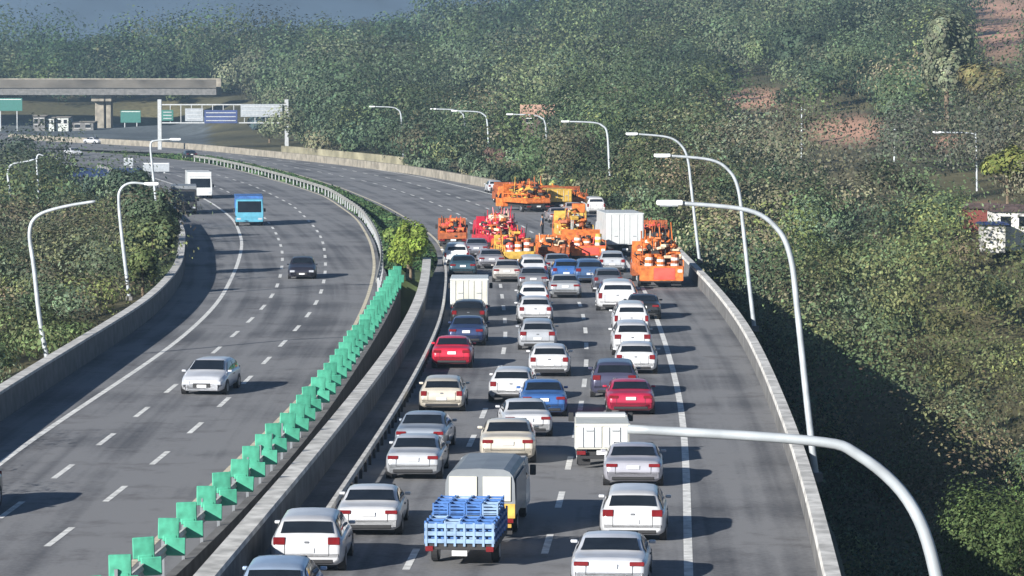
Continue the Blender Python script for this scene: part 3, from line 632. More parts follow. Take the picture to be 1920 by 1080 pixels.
# left lane, nearest first
car('hatch', 512, 1176, LBL, 'pale blue car cut off by the bottom edge at the lower left of the queue')
car('suv', 575, 1076, WHT_, 'white suv nearest the thick white barrier, behind the white sedan', metal=.1)
car('sedan', 690, 1008, WHT_, 'white sedan in the left lane between the white suv and the silver sedans', metal=.05)
car('sedan', 774, 902, SIL, 'silver sedan on the left lane line with another close in front of it')
car('sedan', 787, 855, (.28, .32, .38), 'grey sedan just ahead of the silver sedan in the left lane')
car('hatch', 828, 774, BEI, 'beige silver hatchback alone in the left lane behind the red car')
car('sedan', 847, 692, (.55, .02, .05), 'bright red car hugging the left edge line', metal=.1)
car('sedan', 874, 650, DKB, 'dark blue car ahead of the bright red car')
car('hatch', 878, 615, BLK, 'black car directly behind the white double-door box truck')
# middle lane
car('sedan', 952, 872, BEI, 'beige sedan in the middle lane ahead of the cream box truck', metal=.1, turn=3)
car('sedan', 990, 822, WHT_, 'white sedan in the middle lane below the blue car', metal=.1, turn=4)
car('sedan', 1020, 784, BLU, 'blue sedan in the middle lane between two white sedans', turn=4)
car('hatch', 958, 756, WHT_, 'white hatchback left of the blue sedan', metal=.05)
car('hatch', 1030, 708, WHT_, 'white hatchback in the middle lane behind the silver car with brown bumper', metal=.05)
car('suv', 1008, 658, (.42, .44, .47), 'silver grey suv in the middle lane behind the two stacked white cars')
car('hatch', 1004, 608, WHT_, 'white car, nearer of two white cars close together in the middle lane', metal=.1)
car('van', 1001, 584, WHT_, 'white minivan, farther of two white cars close together in the middle lane', metal=.05)
car('sedan', 1000, 545, (.2, .21, .23), 'dark grey sedan in the middle lane near the orange trucks')
car('van', 1000, 527, (.55, .56, .58), 'pale silver minivan at the head of the middle lane')
car('sedan', 1060, 560, (.4, .42, .44), 'silver sedan squeezed between the middle and right lanes')
car('hatch', 1062, 530, BLU, 'small blue hatchback behind the salmon coloured work truck')
car('sedan', 950, 530, (.5, .48, .45), 'pale brown sedan beside the white box truck in the far queue')
# right lane
car('sedan', 1142, 1112, (.6, .62, .66), 'large silver sedan at the bottom of the view in the right lane', sc=(1.05, 1, 1))
car('suv', 1186, 1018, WHT_, 'white suv just ahead of the large silver sedan in the right lane', metal=.05)
car('sedan', 1187, 915, (.42, .42, .47), 'silver sedan with dark glass behind the lamp arm in the right lane')
car('sedan', 1183, 780, (.42, .02, .06), 'crimson sedan in the right lane above the lamp arm', metal=.1)
car('suv', 1152, 748, (.07, .07, .12), 'dark navy suv straddling the lane line left of the crimson sedan')
car('hatch', 1192, 703, WHT_, 'white hatchback partly hidden by the dark navy suv', metal=.05)
car('suv', 1186, 668, WHT_, 'white suv in the right lane, second of three white cars nose to tail', metal=.05)
car('van', 1184, 628, WHT_, 'white minivan in the right lane, farthest of three white cars nose to tail', metal=.05)
car('sedan', 1206, 600, BLK, 'black sedan on the shoulder line beside the white minivan')
car('suv', 1106, 532, (.06, .12, .25), 'dark blue suv behind the salmon and orange trucks')
car('van', 856, 500, (.7, .72, .74), 'white minivan behind the small round-loaded orange truck at the left', metal=.05)
car('sedan', 868, 520, (.05, .1, .13), 'dark teal sedan between the white minivan and the white box truck')
car('sedan', 922, 505, (.3, .3, .33), 'grey sedan right of the dark teal sedan in the far queue')
car('sedan', 893, 484, (.25, .26, .3), 'dark grey sedan right behind the rescue truck, left of the yellow pickup')
car('hatch', 1148, 512, (.5, .52, .55), 'silver hatchback behind the tall pale box truck, left of the big orange truck')
car('sedan', 1046, 516, (.3, .32, .36), 'dull grey sedan just behind the low orange truck piled with gear')
car('hatch', 1140, 548, (.12, .13, .16), 'charcoal hatchback ahead of the large white van')
# beyond the blockage
car('sedan', 1180, 470, (.2, .15, .35), 'purple blue sedan under the tall white box truck')
car('hatch', 930, 362, WHT_, 'small white car, leftmost of the vehicles at the far end of the queue', metal=.05)
car('hatch', 985, 373, WHT_, 'small white car between brown and orange trucks at the far end', metal=.05)
car('sedan', 1078, 408, (.55, .45, .42), 'pinkish beige sedan beside the distant yellow truck')
car('van', 1118, 402, (.72, .72, .72), 'white minivan left of the tall white box truck, beyond the queue')
car('sedan', 1050, 418, (.35, .3, .3), 'brownish sedan half hidden behind the orange trucks')
# oncoming side
car('hatch', 378, 742, (.62, .64, .68), 'silver white hatchback driving towards the camera on the left carriageway', 'L', turn=-3)
car('sedan', 146, 292, WHT_, 'tiny white car on the far left road', 'L', metal=.05)
car('sedan', 190, 270, WHT_, 'tiny pale car beyond the other one on the far left road', 'L', metal=.05)
car('sedan', 360, 298, BLK, 'tiny dark car on the empty far bend')
car('suv', -112, 978, (.05, .05, .06), 'dark vehicle at the left edge with only its shadow in view', 'L')

# ---------------------------------------------------------------- trucks
def truck(label, px, py, L=5.6, W=2.0, H=2.5, body='boxwhite', side='J', turn=0, kind='box', cabm=None, cat='truck', group=None, name='box_truck', cover='doors', rear='boxwhite', bump='black', drums=0, panel=None, big=False):
    p, h = lane_head(px, py, side); h += R(turn)
    if side == 'L': p = p+Vector((-math.sin(h), math.cos(h), 0))*L; h += PI
    t = thing(name, label, cat, p, h, group); t.scale = (1, 1, .87); w2 = W/2; cl = 1.55; bz = .75 if not big else 1.0
    cabm = cabm or M['boxwhite']; bodym = M[body]; yb = L-cl-.12
    ch = obj('chassis', mbox(-w2*.55, w2*.55, .15, L-.3, .45, bz-.1), M['chassis'], t)
    # cab with a raked front
    hc = min(2.05, H+.05) if not big else 2.6; bm = bmesh.new()
    prof = [(L-cl, .42), (L-cl, hc), (L-cl+.15, hc+.06), (L-.45, hc), (L-.06, 1.25), (L, 1.0), (L, .42)]
    vs = [[bm.verts.new((sx*w2*(.95 if z > 1.3 else 1), y, z)) for y, z in prof] for sx in (-1, 1)]
    bm.faces.new(vs[0]); bm.faces.new(list(reversed(vs[1])))
    for k in range(len(prof)): bm.faces.new((vs[0][k], vs[1][k], vs[1][(k+1) % len(prof)], vs[0][(k+1) % len(prof)]))
    bmesh.ops.recalc_face_normals(bm, faces=bm.faces); bmesh.ops.bevel(bm, geom=list(bm.edges), offset=.04, segments=2, affect='EDGES')
    obj('cab', bm, cabm, t)
    d = Vector((0, .39, 1.25-hc)).normalized(); nn = Vector((0, -d.z, d.y))
    a_, b_ = Vector((0, L-.45, hc)), Vector((0, L-.06, 1.25))
    rows = [[a_.lerp(b_, k)+nn*.012+Vector((sx*w2*.84, 0, 0)) for sx in np.linspace(-1, 1, 4)] for k in np.linspace(.12, .92, 4)]
    obj('windscreen', part_of_patch(rows), M['glass'], t)
    for sg in (-1, 1):
        x = sg*w2*.985
        obj('side_window', part_of_patch([[(x, L-cl+.25, 1.35), (x*.965, L-cl+.25, hc-.2)], [(x, L-.4, 1.35), (x*.965, L-.6, hc-.2)]]), M['glass'], t)
        obj('headlamp', mbox(min(sg*w2*.6, sg*w2*.92), max(sg*w2*.6, sg*w2*.92), L-.05, L+.02, .62, .82, .03), M['head'], t)
        obj('wing_mirror', mbox(min(sg*(w2+.02), sg*(w2+.2)), max(sg*(w2+.02), sg*(w2+.2)), L-.5, L-.42, 1.4, 1.75, .02), M['black'], t)
        obj('tail_lamp', mbox(min(sg*w2*.62, sg*w2*.95), max(sg*w2*.62, sg*w2*.95), -.02, .05, .55, .7, .01), M['red'], t)
        for y in (L-cl*.55, .28*L if not big else .2*L):
            q = obj('wheel', WHT[0] if big else WH[0], M['tyre'], t); q.location = (sg*(w2-.16), y, .4 if big else .33)
            r_ = obj('rim', WHT[1] if big else WH[1], M['rim'], q)
        obj('mud_flap', mbox(min(sg*w2*.45, sg*w2*.9), max(sg*w2*.45, sg*w2*.9), .2, .22, .15, .6), M['black'], t)
    obj('bumper', mbox(-w2*.95, w2*.95, L-.02, L+.06, .42, .6, .02), cabm, t)
    obj('rear_bumper', mbox(-w2*.9, w2*.9, -.06, .04, .4, .52, .01), M[bump], t)
    obj('licence_plate', mbox(-.2, .2, -.05, -.03, .56, .72), M['plate'], t)
    if kind == 'box':
        bm = bmesh.new(); box(bm, -w2, w2, .03, yb, bz, H, .03); bo = obj('cargo_box', bm, bodym, t)
        for sg in (-1, 1):
            x0, x1 = sorted((sg*.03, sg*(w2-.07))); dd = obj('rear_door', mbox(x0, x1, -.005, .025, bz+.08, H-.1, .01), M[rear], t)
            bm = bmesh.new(); 
            for fx in (.25, .75): xx = x0+(x1-x0)*(fx if sg > 0 else 1-fx)*.9; cyl(bm, (xx, -.03, bz+.1), (xx, -.03, H-.12), .015, .015, 6)
            box(bm, (x0+x1)/2-.12, (x0+x1)/2+.12, -.05, -.02, bz+.7, bz+.76); obj('lock_bar', bm, M['galv'], dd)
        obj('frame', mbox(-w2-.01, w2+.01, -.01, .05, H-.1, H+.015, .01), bodym, t)
        obj('side_stripe', mbox(w2+.003, w2+.012, .1, yb-.1, bz+.05, bz+.2), M['boxgrey'], t)
    if kind == 'canvas':
        obj('cargo_bed', mbox(-w2, w2, .03, yb, bz, bz+.45, .02), M['boxgrey'], t)
        bm = bmesh.new(); n = 9; rings = []
        for y in (.02, .06, yb*.33, yb*.66, yb-.05, yb):
            rings.append([bm.verts.new((math.copysign(min(w2, w2*abs(math.cos(a_))**.35), math.cos(a_)), y, bz+.4+(H-bz-.4)*math.sin(a_)**.45 if 0 < a_ < PI else bz+.4)) for a_ in np.linspace(0, PI, 11)])
        for i in range(5):
            for k in range(10): bm.faces.new((rings[i][k], rings[i][k+1], rings[i+1][k+1], rings[i+1][k]))
        bm.faces.new(rings[0]); bm.faces.new(rings[-1]); obj('canvas_cover', bm, bodym, t)
        obj('side_canopy', mbox(w2+.004, w2+.02, .2, yb-.2, bz+.5, H-.35), M['boxgrey'], t)
        for sg in (-1, 1):
            x0, x1 = sorted((sg*.08, sg*(w2-.12))); obj('rear_flap', mbox(x0, x1, -.025, .01, bz+.5, H-.25, .01), M[rear], t)
        obj('tailgate', mbox(-w2, w2, -.03, .02, bz-.05, bz+.42, .01), M['yellow' if bump == 'yellow' else 'boxgrey'], t)
    if kind in ('bed', 'crane'):
        obj('cargo_bed', mbox(-w2, w2, .03, yb, bz-.02, bz+.06, .01), bodym, t)
        for sg in (-1, 1):
            x0, x1 = sorted((sg*(w2-.05), sg*w2)); bm = bmesh.new(); box(bm, x0, x1, .05, yb, bz+.06, bz+.5, .01)
            for y in np.linspace(.1, yb-.1, 6): box(bm, x0-.01*(sg < 0), x1+.01*(sg > 0), y-.03, y+.03, bz+.06, bz+.95)
            box(bm, x0, x1, .05, yb, bz+.85, bz+.95); obj('side_board', bm, bodym, t)
        obj('tailgate', mbox(-w2+.06, w2-.06, 0, .04, bz+.06, bz+.55, .01), M[rear], t)
        bm = bmesh.new(); box(bm, -w2, w2, yb-.08, yb-.02, bz+.06, hc+.35, .01)
        obj('headboard', bm, bodym, t)
    if panel:
        obj('rear_panel', mbox(-w2*.97, w2*.97, -.1, -.04, .5, bz+.5, .01), M['orange'], t)
        obj('warning_board', mbox(-w2*.35, w2*.6, -.125, -.105, .58, bz+.42, .02), M[panel], t)
        obj('marker_light', mbox(w2*.72, w2*.92, -.125, -.105, bz+.1, bz+.3, .02), M['stripe'], t)
    if kind == 'crane':
        bm = bmesh.new(); cyl(bm, (0, yb*.6, bz), (0, yb*.6, bz+1.0), .22); obj('crane_base', bm, M['orange'], t)
        bm = bmesh.new(); cyl(bm, (0, yb*.6, bz+1.0), (-.5, .9, bz+2.1), .14, .1); cyl(bm, (-.5, .9, bz+2.1), (.3, 2.6, bz+2.3), .1, .08); obj('crane_arm', bm, M['yellow'], t)
        obj('bucket', mbox(-.1, .85, 2.2, 3.0, bz+1.9, bz+2.7, .04), M['orange'], t)
    bc = bmesh.new()
    if body in ('orange', 'dorange', 'crimson', 'salmon', 'yellow'):
        for sg in (-1, 1): cyl(bc, (sg*w2*.5, L-1.0, hc+.05), (sg*w2*.5, L-1.0, hc+.24), .1, .08)
        obj('beacon', bc, M['amber'], t)
    else: bc.free()
    return t, bz, yb, w2
truck('box truck with two cream rear doors and yellow bumper, in the left lane', 900, 1012, 5.8, 1.98, 2.3, 'boxgrey', name='box_truck', rear='boxcream', bump='yellow', kind='canvas', turn=-2)
truck('white box truck with double rear doors beside the left edge line', 880, 594, 5.6, 2.05, 2.35, 'boxwhite', rear='boxcream')
truck('tall pale box truck standing right of the orange vehicles', 1172, 482, 8, 2.7, 3.6, 'boxwhite', big=True, turn=4, name='box_truck')
car('van', 1158, 584, WHT_, 'large white van with a dark rear window at the head of the right lane', metal=.05, sc=(1.25, 1, 1.1), cat='van')
truck('small white delivery van with cream roof beside the lamp arm tip', 1130, 880, 4.2, 1.8, 1.72, 'boxcream', rear='boxwhite', turn=2)
truck('bright blue truck coming down the left carriageway', 468, 424, 7, 2.4, 2.9, 'lightblue' if False else 'blue', side='L', cabm=mat('sky_blue_paint', (.09, .33, .45), .45, 0, .3), big=True)
truck('white truck behind the bright blue one on the left carriageway', 376, 373, 8, 2.5, 3.2, 'boxwhite', side='L', big=True)
truck('dark lorry on the shoulder left of the white truck', 345, 402, 7, 2.4, 3.0, 'boxgrey', side='L', cabm=M['black'], big=True)
car('suv', 566, 524, (.03, .03, .045), 'near black suv alone in mid distance on the left carriageway', 'L', sc=(.95, 1, .95))
p_, h_ = lane_head(862, 1068, 'J'); h_ += R(-3)
tc = thing('cargo_trailer', 'low blue trailer full of blue crates behind the cream-doored truck', 'trailer', p_, h_); bz, yb, w2 = .62, 3.4, .93
obj('bed', mbox(-w2, w2, 0, yb, bz-.1, bz+.05, .01), M['chassis'], tc)
lid_m = mat('pale_blue_crate', (.22, .33, .48), .6, 0, 0, .25, 3)
for sg in (-1, 1):
    bm = bmesh.new(); x0, x1 = sorted((sg*(w2-.03), sg*w2))
    for z in (.1, .3, .5): box(bm, x0, x1, 0, yb, bz+z, bz+z+.1)
    for y in np.linspace(.03, yb-.03, 7): box(bm, x0-.01, x1+.01, y-.03, y+.03, bz+.052, bz+.66)
    obj('side_rack', bm, M['blue'], tc)
    obj('tail_lamp', mbox(*sorted((sg*w2*.75, sg*w2*.97)), -.05, 0, bz-.14, bz, .01), M['red'], tc)
    q = obj('wheel', WH[0], M['tyre'], tc); q.location = (sg*(w2-.12), 1.5, .32); obj('rim', WH[1], M['rim'], q)
    obj('mudguard', mbox(*sorted((sg*(w2-.24), sg*w2)), 1.08, 1.92, .66-.14, .69-.14), M['black'], tc)
bm = bmesh.new()
for z in (.08, .28, .48): box(bm, -w2, w2, -.04, -.01, bz+z, bz+z+.11)
for k in range(8): box(bm, -w2+.05+k*(2*w2-.1)/7-.03, -w2+.05+k*(2*w2-.1)/7+.03, -.055, -.041, bz, bz+.62)
obj('tailgate', bm, lid_m, tc)
bm = bmesh.new(); cyl(bm, (-.5, yb, .5), (0, yb+1.0, .45), .04); cyl(bm, (.5, yb, .5), (0, yb+1.0, .45), .04); obj('drawbar', bm, M['galv'], tc)
obj('licence_plate', mbox(-.2, .2, -.07, -.05, bz-.25, bz-.11), M['plate'], tc)
# crates
bm = bmesh.new(); cw, cd_, chh = .42, .56, .3
box(bm, -cw/2, cw/2, -cd_/2, cd_/2, 0, .02)
for sx in (-1, 1):
    for z in (.04, .13, .22): box(bm, *sorted((sx*(cw/2-.02), sx*cw/2)), -cd_/2, cd_/2, z, z+.055)
    for sy in (-1, 1): box(bm, *sorted((sx*(cw/2-.035), sx*(cw/2+.004))), *sorted((sy*(cd_/2-.035), sy*(cd_/2+.004))), 0, chh)
for sy in (-1, 1):
    for z in (.04, .13, .22): box(bm, -cw/2+.036, cw/2-.036, *sorted((sy*(cd_/2-.02), sy*cd_/2)), z, z+.055)
crm = tomesh(bm, 'blue_crate'); mt = Matrix.LocRotScale(tc.location, tc.rotation_euler, None)
for r_ in range(5):
    for k in range(4):
        for lv in range((2, 2, 3, 3, 3)[r_]):
            o = bpy.data.objects.new('blue_crate', crm); C.objects.link(o)
            o.material_slots[0].link = 'OBJECT'; o.material_slots[0].material = random.choice((M['blue'], M['blue'], lid_m))
            o.location = mt@Vector((-.66+k*.44, 0.36+r_*.64, bz+.055+lv*.305)); o.rotation_euler = (0, 0, tc.rotation_euler.z+R(random.uniform(-2, 2)))
            lab = '%s crate of the %s stack in the %s row on the blue trailer' % (('bottom', 'second', 'third')[lv], ('leftmost', 'inner left', 'inner right', 'rightmost')[k], ('rearmost', 'second', 'third', 'fourth', 'front')[r_])
            tag(o, lab, 'crate', 'blue crates loaded on the trailer')
def load(tr, hgt, cols, n=70):
    t_, bz, yb, w2 = tr; mn = []
    for ci, cn in enumerate(cols):
        bm = bmesh.new()
        for i in range(n//len(cols)):
            y = random.uniform(.25, yb-.5); x = random.uniform(-w2*.8, w2*.8); z = bz+.1+random.random()**.8*hgt*(1-.5*abs(x/w2)); a_, b_, c_ = [random.uniform(.08, .3) for _ in range(3)]
            box(bm, x-a_, x+a_, y-b_, y+b_, z-c_*.5, z+c_*.5, .03, 1, Matrix.Rotation(random.uniform(-.6, .6), 3, 'Z')@Matrix.Rotation(random.uniform(-.5, .5), 3, 'X'))
        for i in range(5):
            x = random.uniform(-w2*.8, w2*.8); y = random.uniform(.2, yb-.6); cyl(bm, (x, y, bz+.1), (x+random.uniform(-.3, .3), y, bz+hgt*random.uniform(.8, 1.35)), .045, .03, 6)
        o = obj('load', bm, M[cn], t_); o['kind'] = 'stuff'
# orange, red and yellow work vehicles blocking the road
GW = 'work and rescue vehicles blocking the road'
drum_bm = bmesh.new(); cyl(drum_bm, (0, 0, 0), (0, 0, .85), .26, .22, 12); dm = tomesh(drum_bm, 'drum')
bb = bmesh.new(); cyl(bb, (0, 0, .3), (0, 0, .42), .253, .249, 12); cyl(bb, (0, 0, .58), (0, 0, .7), .241, .236, 12); db = tomesh(bb, 'band')
def drums(tr, n, label):
    t_, bz, yb, w2 = tr; mt = Matrix.LocRotScale(t_.location, t_.rotation_euler, t_.scale)
    for i in range(n):
        lv = 0; x = (-1+(i % 3))*w2*.58; y = .35+(i//3)*.62
        if y > yb-.5: break
        o = bpy.data.objects.new('traffic_drum', dm); C.objects.link(o); o.location = mt@Vector((x+random.uniform(-.06, .06), y, bz+.065)); o.scale = (1, 1, random.uniform(1, 1.5))
        o.material_slots[0].link = 'OBJECT'; o.material_slots[0].material = random.choice([M['orange'], M['orange'], M['dorange'], M['salmon'], M['yellow']])
        tag(o, '%s %s drum on the %s' % (('rearmost', 'second row', 'third row')[i//3], ('left', 'middle', 'right')[i % 3], label), 'traffic drum', 'traffic drums loaded on the work trucks')
        q = bpy.data.objects.new('band', db); C.objects.link(q); q.parent = o; q.material_slots[0].link = 'OBJECT'; q.material_slots[0].material = M['stripe']
tr = truck('large orange work truck with red rear panel next to the right parapet', 1240, 540, 8, 2.75, 2.6, 'orange', kind='bed', name='work_truck', cabm=M['dorange'], panel='salmon', rear='orange', big=True, turn=2, group=GW)
load(tr, 2.6, ('orange', 'dorange', 'cream_load', 'chassis', 'orange'), 260)
drums(tr, 3, 'large orange truck by the right parapet')
tr = truck('orange truck with salmon tailgate in the middle of the blockade', 1103, 491, 5.5, 2.5, 2.0, 'orange', kind='bed', name='work_truck', cabm=M['orange'], rear='salmon', panel='salmon', turn=4, group=GW)
load(tr, 1.1, ('orange', 'salmon', 'chassis', 'dorange'), 120)
drums(tr, 3, 'truck with the salmon tailgate')
tr = truck('yellow orange crane truck behind the truck with salmon tailgate', 1082, 464, 7, 2.5, 2.6, 'yellow', kind='crane', name='crane_truck', cabm=M['orange'], rear='orange', turn=3, group=GW, big=True)
load(tr, 1.7, ('orange', 'yellow', 'cargo', 'chassis', 'dorange'), 180)
tr = truck('crimson rescue truck at the centre of the blockade', 948, 476, 6.2, 2.5, 2.9, 'crimson', kind='bed', name='rescue_truck', cabm=M['crimson'], rear='crimson', turn=11, group=GW, big=True)
load(tr, 2.2, ('crimson', 'pink_load', 'orange', 'crimson', 'chassis', 'cream_load'), 260)
tr = truck('yellow and orange pickup in front of the crimson rescue truck', 975, 503, 5.5, 2.1, 2.2, 'yellow', kind='bed', name='work_truck', cabm=M['orange'], rear='yellow', turn=10, group=GW)
load(tr, 1.9, ('yellow', 'orange', 'crimson', 'chassis', 'dorange'), 200)
drums(tr, 3, 'yellow and orange pickup')
tr = truck('low orange truck piled with gear between the pickup and the salmon-tailgate truck', 1040, 494, 5, 2.1, 1.7, 'orange', kind='bed', name='work_truck', cabm=M['dorange'], rear='dorange', turn=3, group=GW)
load(tr, 1.2, ('orange', 'dorange', 'chassis', 'cream_load'), 150)
tr = truck('small orange work truck at the left end of the blockade', 850, 464, 5.2, 2.1, 2.2, 'dorange', kind='bed', name='work_truck', cabm=M['dorange'], rear='dorange', turn=0, group=GW)
load(tr, 1.5, ('orange', 'dorange', 'chassis', 'salmon'), 150)
tr = truck('burnt orange truck half hidden right of the tall pale box truck', 1228, 470, 6, 2.4, 2.4, 'dorange', kind='bed', name='work_truck', cabm=M['dorange'], rear='orange', group=GW)
load(tr, 1.5, ('dorange', 'orange', 'salmon', 'chassis'), 130)
tr = truck('distant brown orange truck between two small white cars', 957, 383, 6, 2.3, 2.5, 'dorange', kind='bed', name='work_truck', cabm=M['dorange'], rear='dorange', group=GW)
load(tr, 1.4, ('dorange', 'chassis', 'pink_load'), 90)
tr = truck('distant orange truck, left of the yellow boxed one', 1010, 398, 7, 2.5, 2.8, 'orange', kind='bed', name='work_truck', cabm=M['orange'], rear='orange', group=GW, turn=20, big=True)
load(tr, 2.2, ('orange', 'dorange', 'yellow', 'chassis'), 170)
truck('distant truck with yellow box beside the treeline', 1052, 396, 6.5, 2.2, 2.4, 'yellow', kind='box', name='work_truck', cabm=M['dorange'], rear='yellow', group=GW, turn=8, big=True)
tr = truck('distant low orange truck right of the one with a yellow box', 1082, 392, 5.5, 2.2, 2.2, 'dorange', kind='bed', name='work_truck', cabm=M['orange'], rear='orange', group=GW, turn=5)
load(tr, 1.2, ('orange', 'dorange', 'chassis'), 80)

# ---------------------------------------------------------------- person standing among the trucks
def person(label, p, rz):
    t = thing('person', label, 'person', p, rz)
    def skinned(name, V, E, rads, m, root=0, sub=1):
        me = bpy.data.meshes.new(name); me.from_pydata(V, E, []); o = bpy.data.objects.new(name, me); C.objects.link(o); o.parent = t
        sk = o.modifiers.new('s', 'SKIN'); o.modifiers.new('u', 'SUBSURF').levels = sub; o.modifiers['u'].render_levels = sub
        for i, r_ in enumerate(rads): me.skin_vertices[0].data[i].radius = r_ if hasattr(r_, '__len__') else (r_, r_)
        me.skin_vertices[0].data[root].use_root = True; me.materials.append(m); return o
    V = [(0, 0, .95), (0, 0, 1.15), (0, 0, 1.38), (0, .01, 1.5), (0, .02, 1.56), (0, .02, 1.66), (0, .01, 1.74)]; E = [(i, i+1) for i in range(6)]
    rd = [(.13, .1), (.13, .1), (.16, .1), .055, .06, .085, .05]
    for sg in (-1, 1):
        k = len(V); V += [(sg*.1, 0, .88), (sg*.11, .01, .5), (sg*.12, -.01, .1), (sg*.12, .14, .04)]; E += [(0, k), (k, k+1), (k+1, k+2), (k+2, k+3)]; rd += [.085, .06, .042, .035]
        k = len(V); V += [(sg*.19, 0, 1.42), (sg*.25, -.02, 1.15), (sg*.27, .05, .92), (sg*.27, .07, .86)]; E += [(2, k), (k, k+1), (k+1, k+2), (k+2, k+3)]; rd += [.05, .04, .03, (.03, .018)]
        h0 = k+3
        for f in range(4): V.append((sg*.27, .04+f*.022, .78+abs(f-1.5)*.006)); E.append((h0, len(V)-1)); rd.append(.009)
        V.append((sg*.245, .1, .82)); E.append((h0, len(V)-1)); rd.append(.009)
    skinned('body', V, E, rd, M['skin'])
    V = [(0, 0, .93), (0, 0, 1.15), (0, 0, 1.4)]; E = [(0, 1), (1, 2)]; rd = [(.15, .12), (.148, .118), (.175, .118)]
    for sg in (-1, 1): k = len(V); V += [(sg*.195, 0, 1.42), (sg*.235, -.01, 1.2)]; E += [(2, k), (k, k+1)]; rd += [.066, .06]
    skinned('shirt', V, E, rd, M['shirt'])
    V = [(0, 0, .96)]; E = []; rd = [(.148, .118)]
    for sg in (-1, 1): k = len(V); V += [(sg*.1, 0, .86), (sg*.11, .01, .5), (sg*.12, -.01, .1)]; E += [(0, k), (k, k+1), (k+1, k+2)]; rd += [.1, .075, .06]
    skinned('trousers', V, E, rd, M['trouser'])
    bm = bmesh.new(); bmesh.ops.create_uvsphere(bm, u_segments=12, v_segments=8, radius=.1, matrix=Matrix.Translation((0, 0, 1.68))@Matrix.Diagonal((.95, 1.05, 1.05, 1)))
    obj('hair', bm, M['hair'], t, True)
    for sg in (-1, 1): obj('shoe', mbox(*sorted((sg*.075, sg*.165)), -.08, .2, 0, .09, .02, 2), M['black'], t)
    bm = bmesh.new(); cyl(bm, (0, .11, 1.64), (0, .125, 1.62), .014, .01, 6); obj('nose', bm, M['skin'], t)
person('person in blue grey shirt and dark trousers standing between the rescue and crane trucks', at(1017, 442), R(70))

# ---------------------------------------------------------------- overpass, signs, buildings
YO = 840; t = thing('overpass', 'concrete road overpass crossing at the far left under the distant trees', 'bridge', (0, 0, 0))
sky_px = YO/F
def zpx(py): return CH+(140-py)*sky_px
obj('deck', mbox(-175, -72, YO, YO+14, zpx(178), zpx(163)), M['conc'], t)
obj('parapet', mbox(-175, -72, YO-.4, YO, zpx(165), zpx(149)), mat('stained_parapet', (.11, .1, .085), .9, 0, 0, .4, .15), t)
obj('parapet', mbox(-175, -72, YO+14, YO+14.4, zpx(165), zpx(147)), M['conc_tan'], t)
for px, wd in ((184, 2.2), (201, 1.2)):
    x = (px-960)*sky_px; bm = bmesh.new(); box(bm, x-wd/2, x+wd/2, YO+4, YO+8, -4, zpx(190), .1); box(bm, x-wd*.8, x+wd*.8, YO+2, YO+12, zpx(190)-.02, zpx(178)-.01, .1)
    obj('pier', bm, M['conc_tan'], t)
def panel_sign(label, px0, px1, py0, py1, Y, m, posts=True, name='road_sign'):
    a_ = atY(px0, py0, Y); b_ = atY(px1, py1, Y); t = thing(name, label, 'sign', ((a_.x+b_.x)/2, Y, 0)); w_ = (b_.x-a_.x)/2
    o = obj('panel', mbox(-w_, w_, -.05, .05, b_.z, a_.z, .03), m, t)
    for sg in (-1, 1): obj('post', mbox(sg*w_*.6-.1, sg*w_*.6+.1, .06, .25, -3, a_.z), M['galv'], t)
    obj('border', mbox(-w_*.92, w_*.92, -.064, -.055, a_.z-(a_.z-b_.z)*.12, a_.z-(a_.z-b_.z)*.08), M['stripe'], o)
panel_sign('teal green road sign at the far left edge under the overpass', -10, 42, 184, 208, 820, M['signg'])
panel_sign('teal green road sign right of the overpass pier', 226, 264, 207, 230, 815, M['signg'])
panel_sign('small pale sign board on two posts at the far left', 232, 250, 296, 312, 480, M['signback'])
panel_sign('pale grey sign board on posts beside the far left road', 268, 318, 305, 322, 455, M['signback'])
YGn = 600; s_ = YGn/F; gx = lambda px: (px-960)*s_; gz = lambda py: CH+(140-py)*s_
t = thing('sign_gantry', 'steel sign gantry with grey sign backs spanning the distant carriageway', 'gantry')
for px in (300, 538): obj('post', mbox(gx(px)-.35, gx(px)+.35, YGn, YGn+.6, -1, gz(186), .05), M['galv'], t)
bm = bmesh.new(); box(bm, gx(300), gx(538), YGn+.1, YGn+.3, gz(196)-.1, gz(196)+.1); box(bm, gx(300), gx(538), YGn+.1, YGn+.3, gz(230)-.1, gz(230)+.1)
for k in range(13):
    x = gx(300)+(gx(538)-gx(300))*k/12; box(bm, x-.06, x+.06, YGn+.15, YGn+.25, gz(230)+.1, gz(196)-.1)
obj('beam', bm, M['galv'], t)
for a_, b_, c_, d_, m_ in ((304, 326, 206, 226, 'signg'), (348, 382, 203, 227, 'signback'), (384, 446, 206, 231, 'roofblue'), (452, 530, 195, 219, 'signback')):
    p_ = obj('sign_panel', mbox(gx(a_), gx(b_), YGn-.2, YGn-.05, gz(d_), gz(c_), .03), M[m_], t)
    bm = bmesh.new(); n = 3
    for k in range(n): z = gz(d_)+(gz(c_)-gz(d_))*(k+.7)/(n+.4); box(bm, gx(a_)+.3, gx(b_)-.3, YGn-.26, YGn-.21, z-.07, z+.07)
    obj('brace', bm, M['galv'], p_)
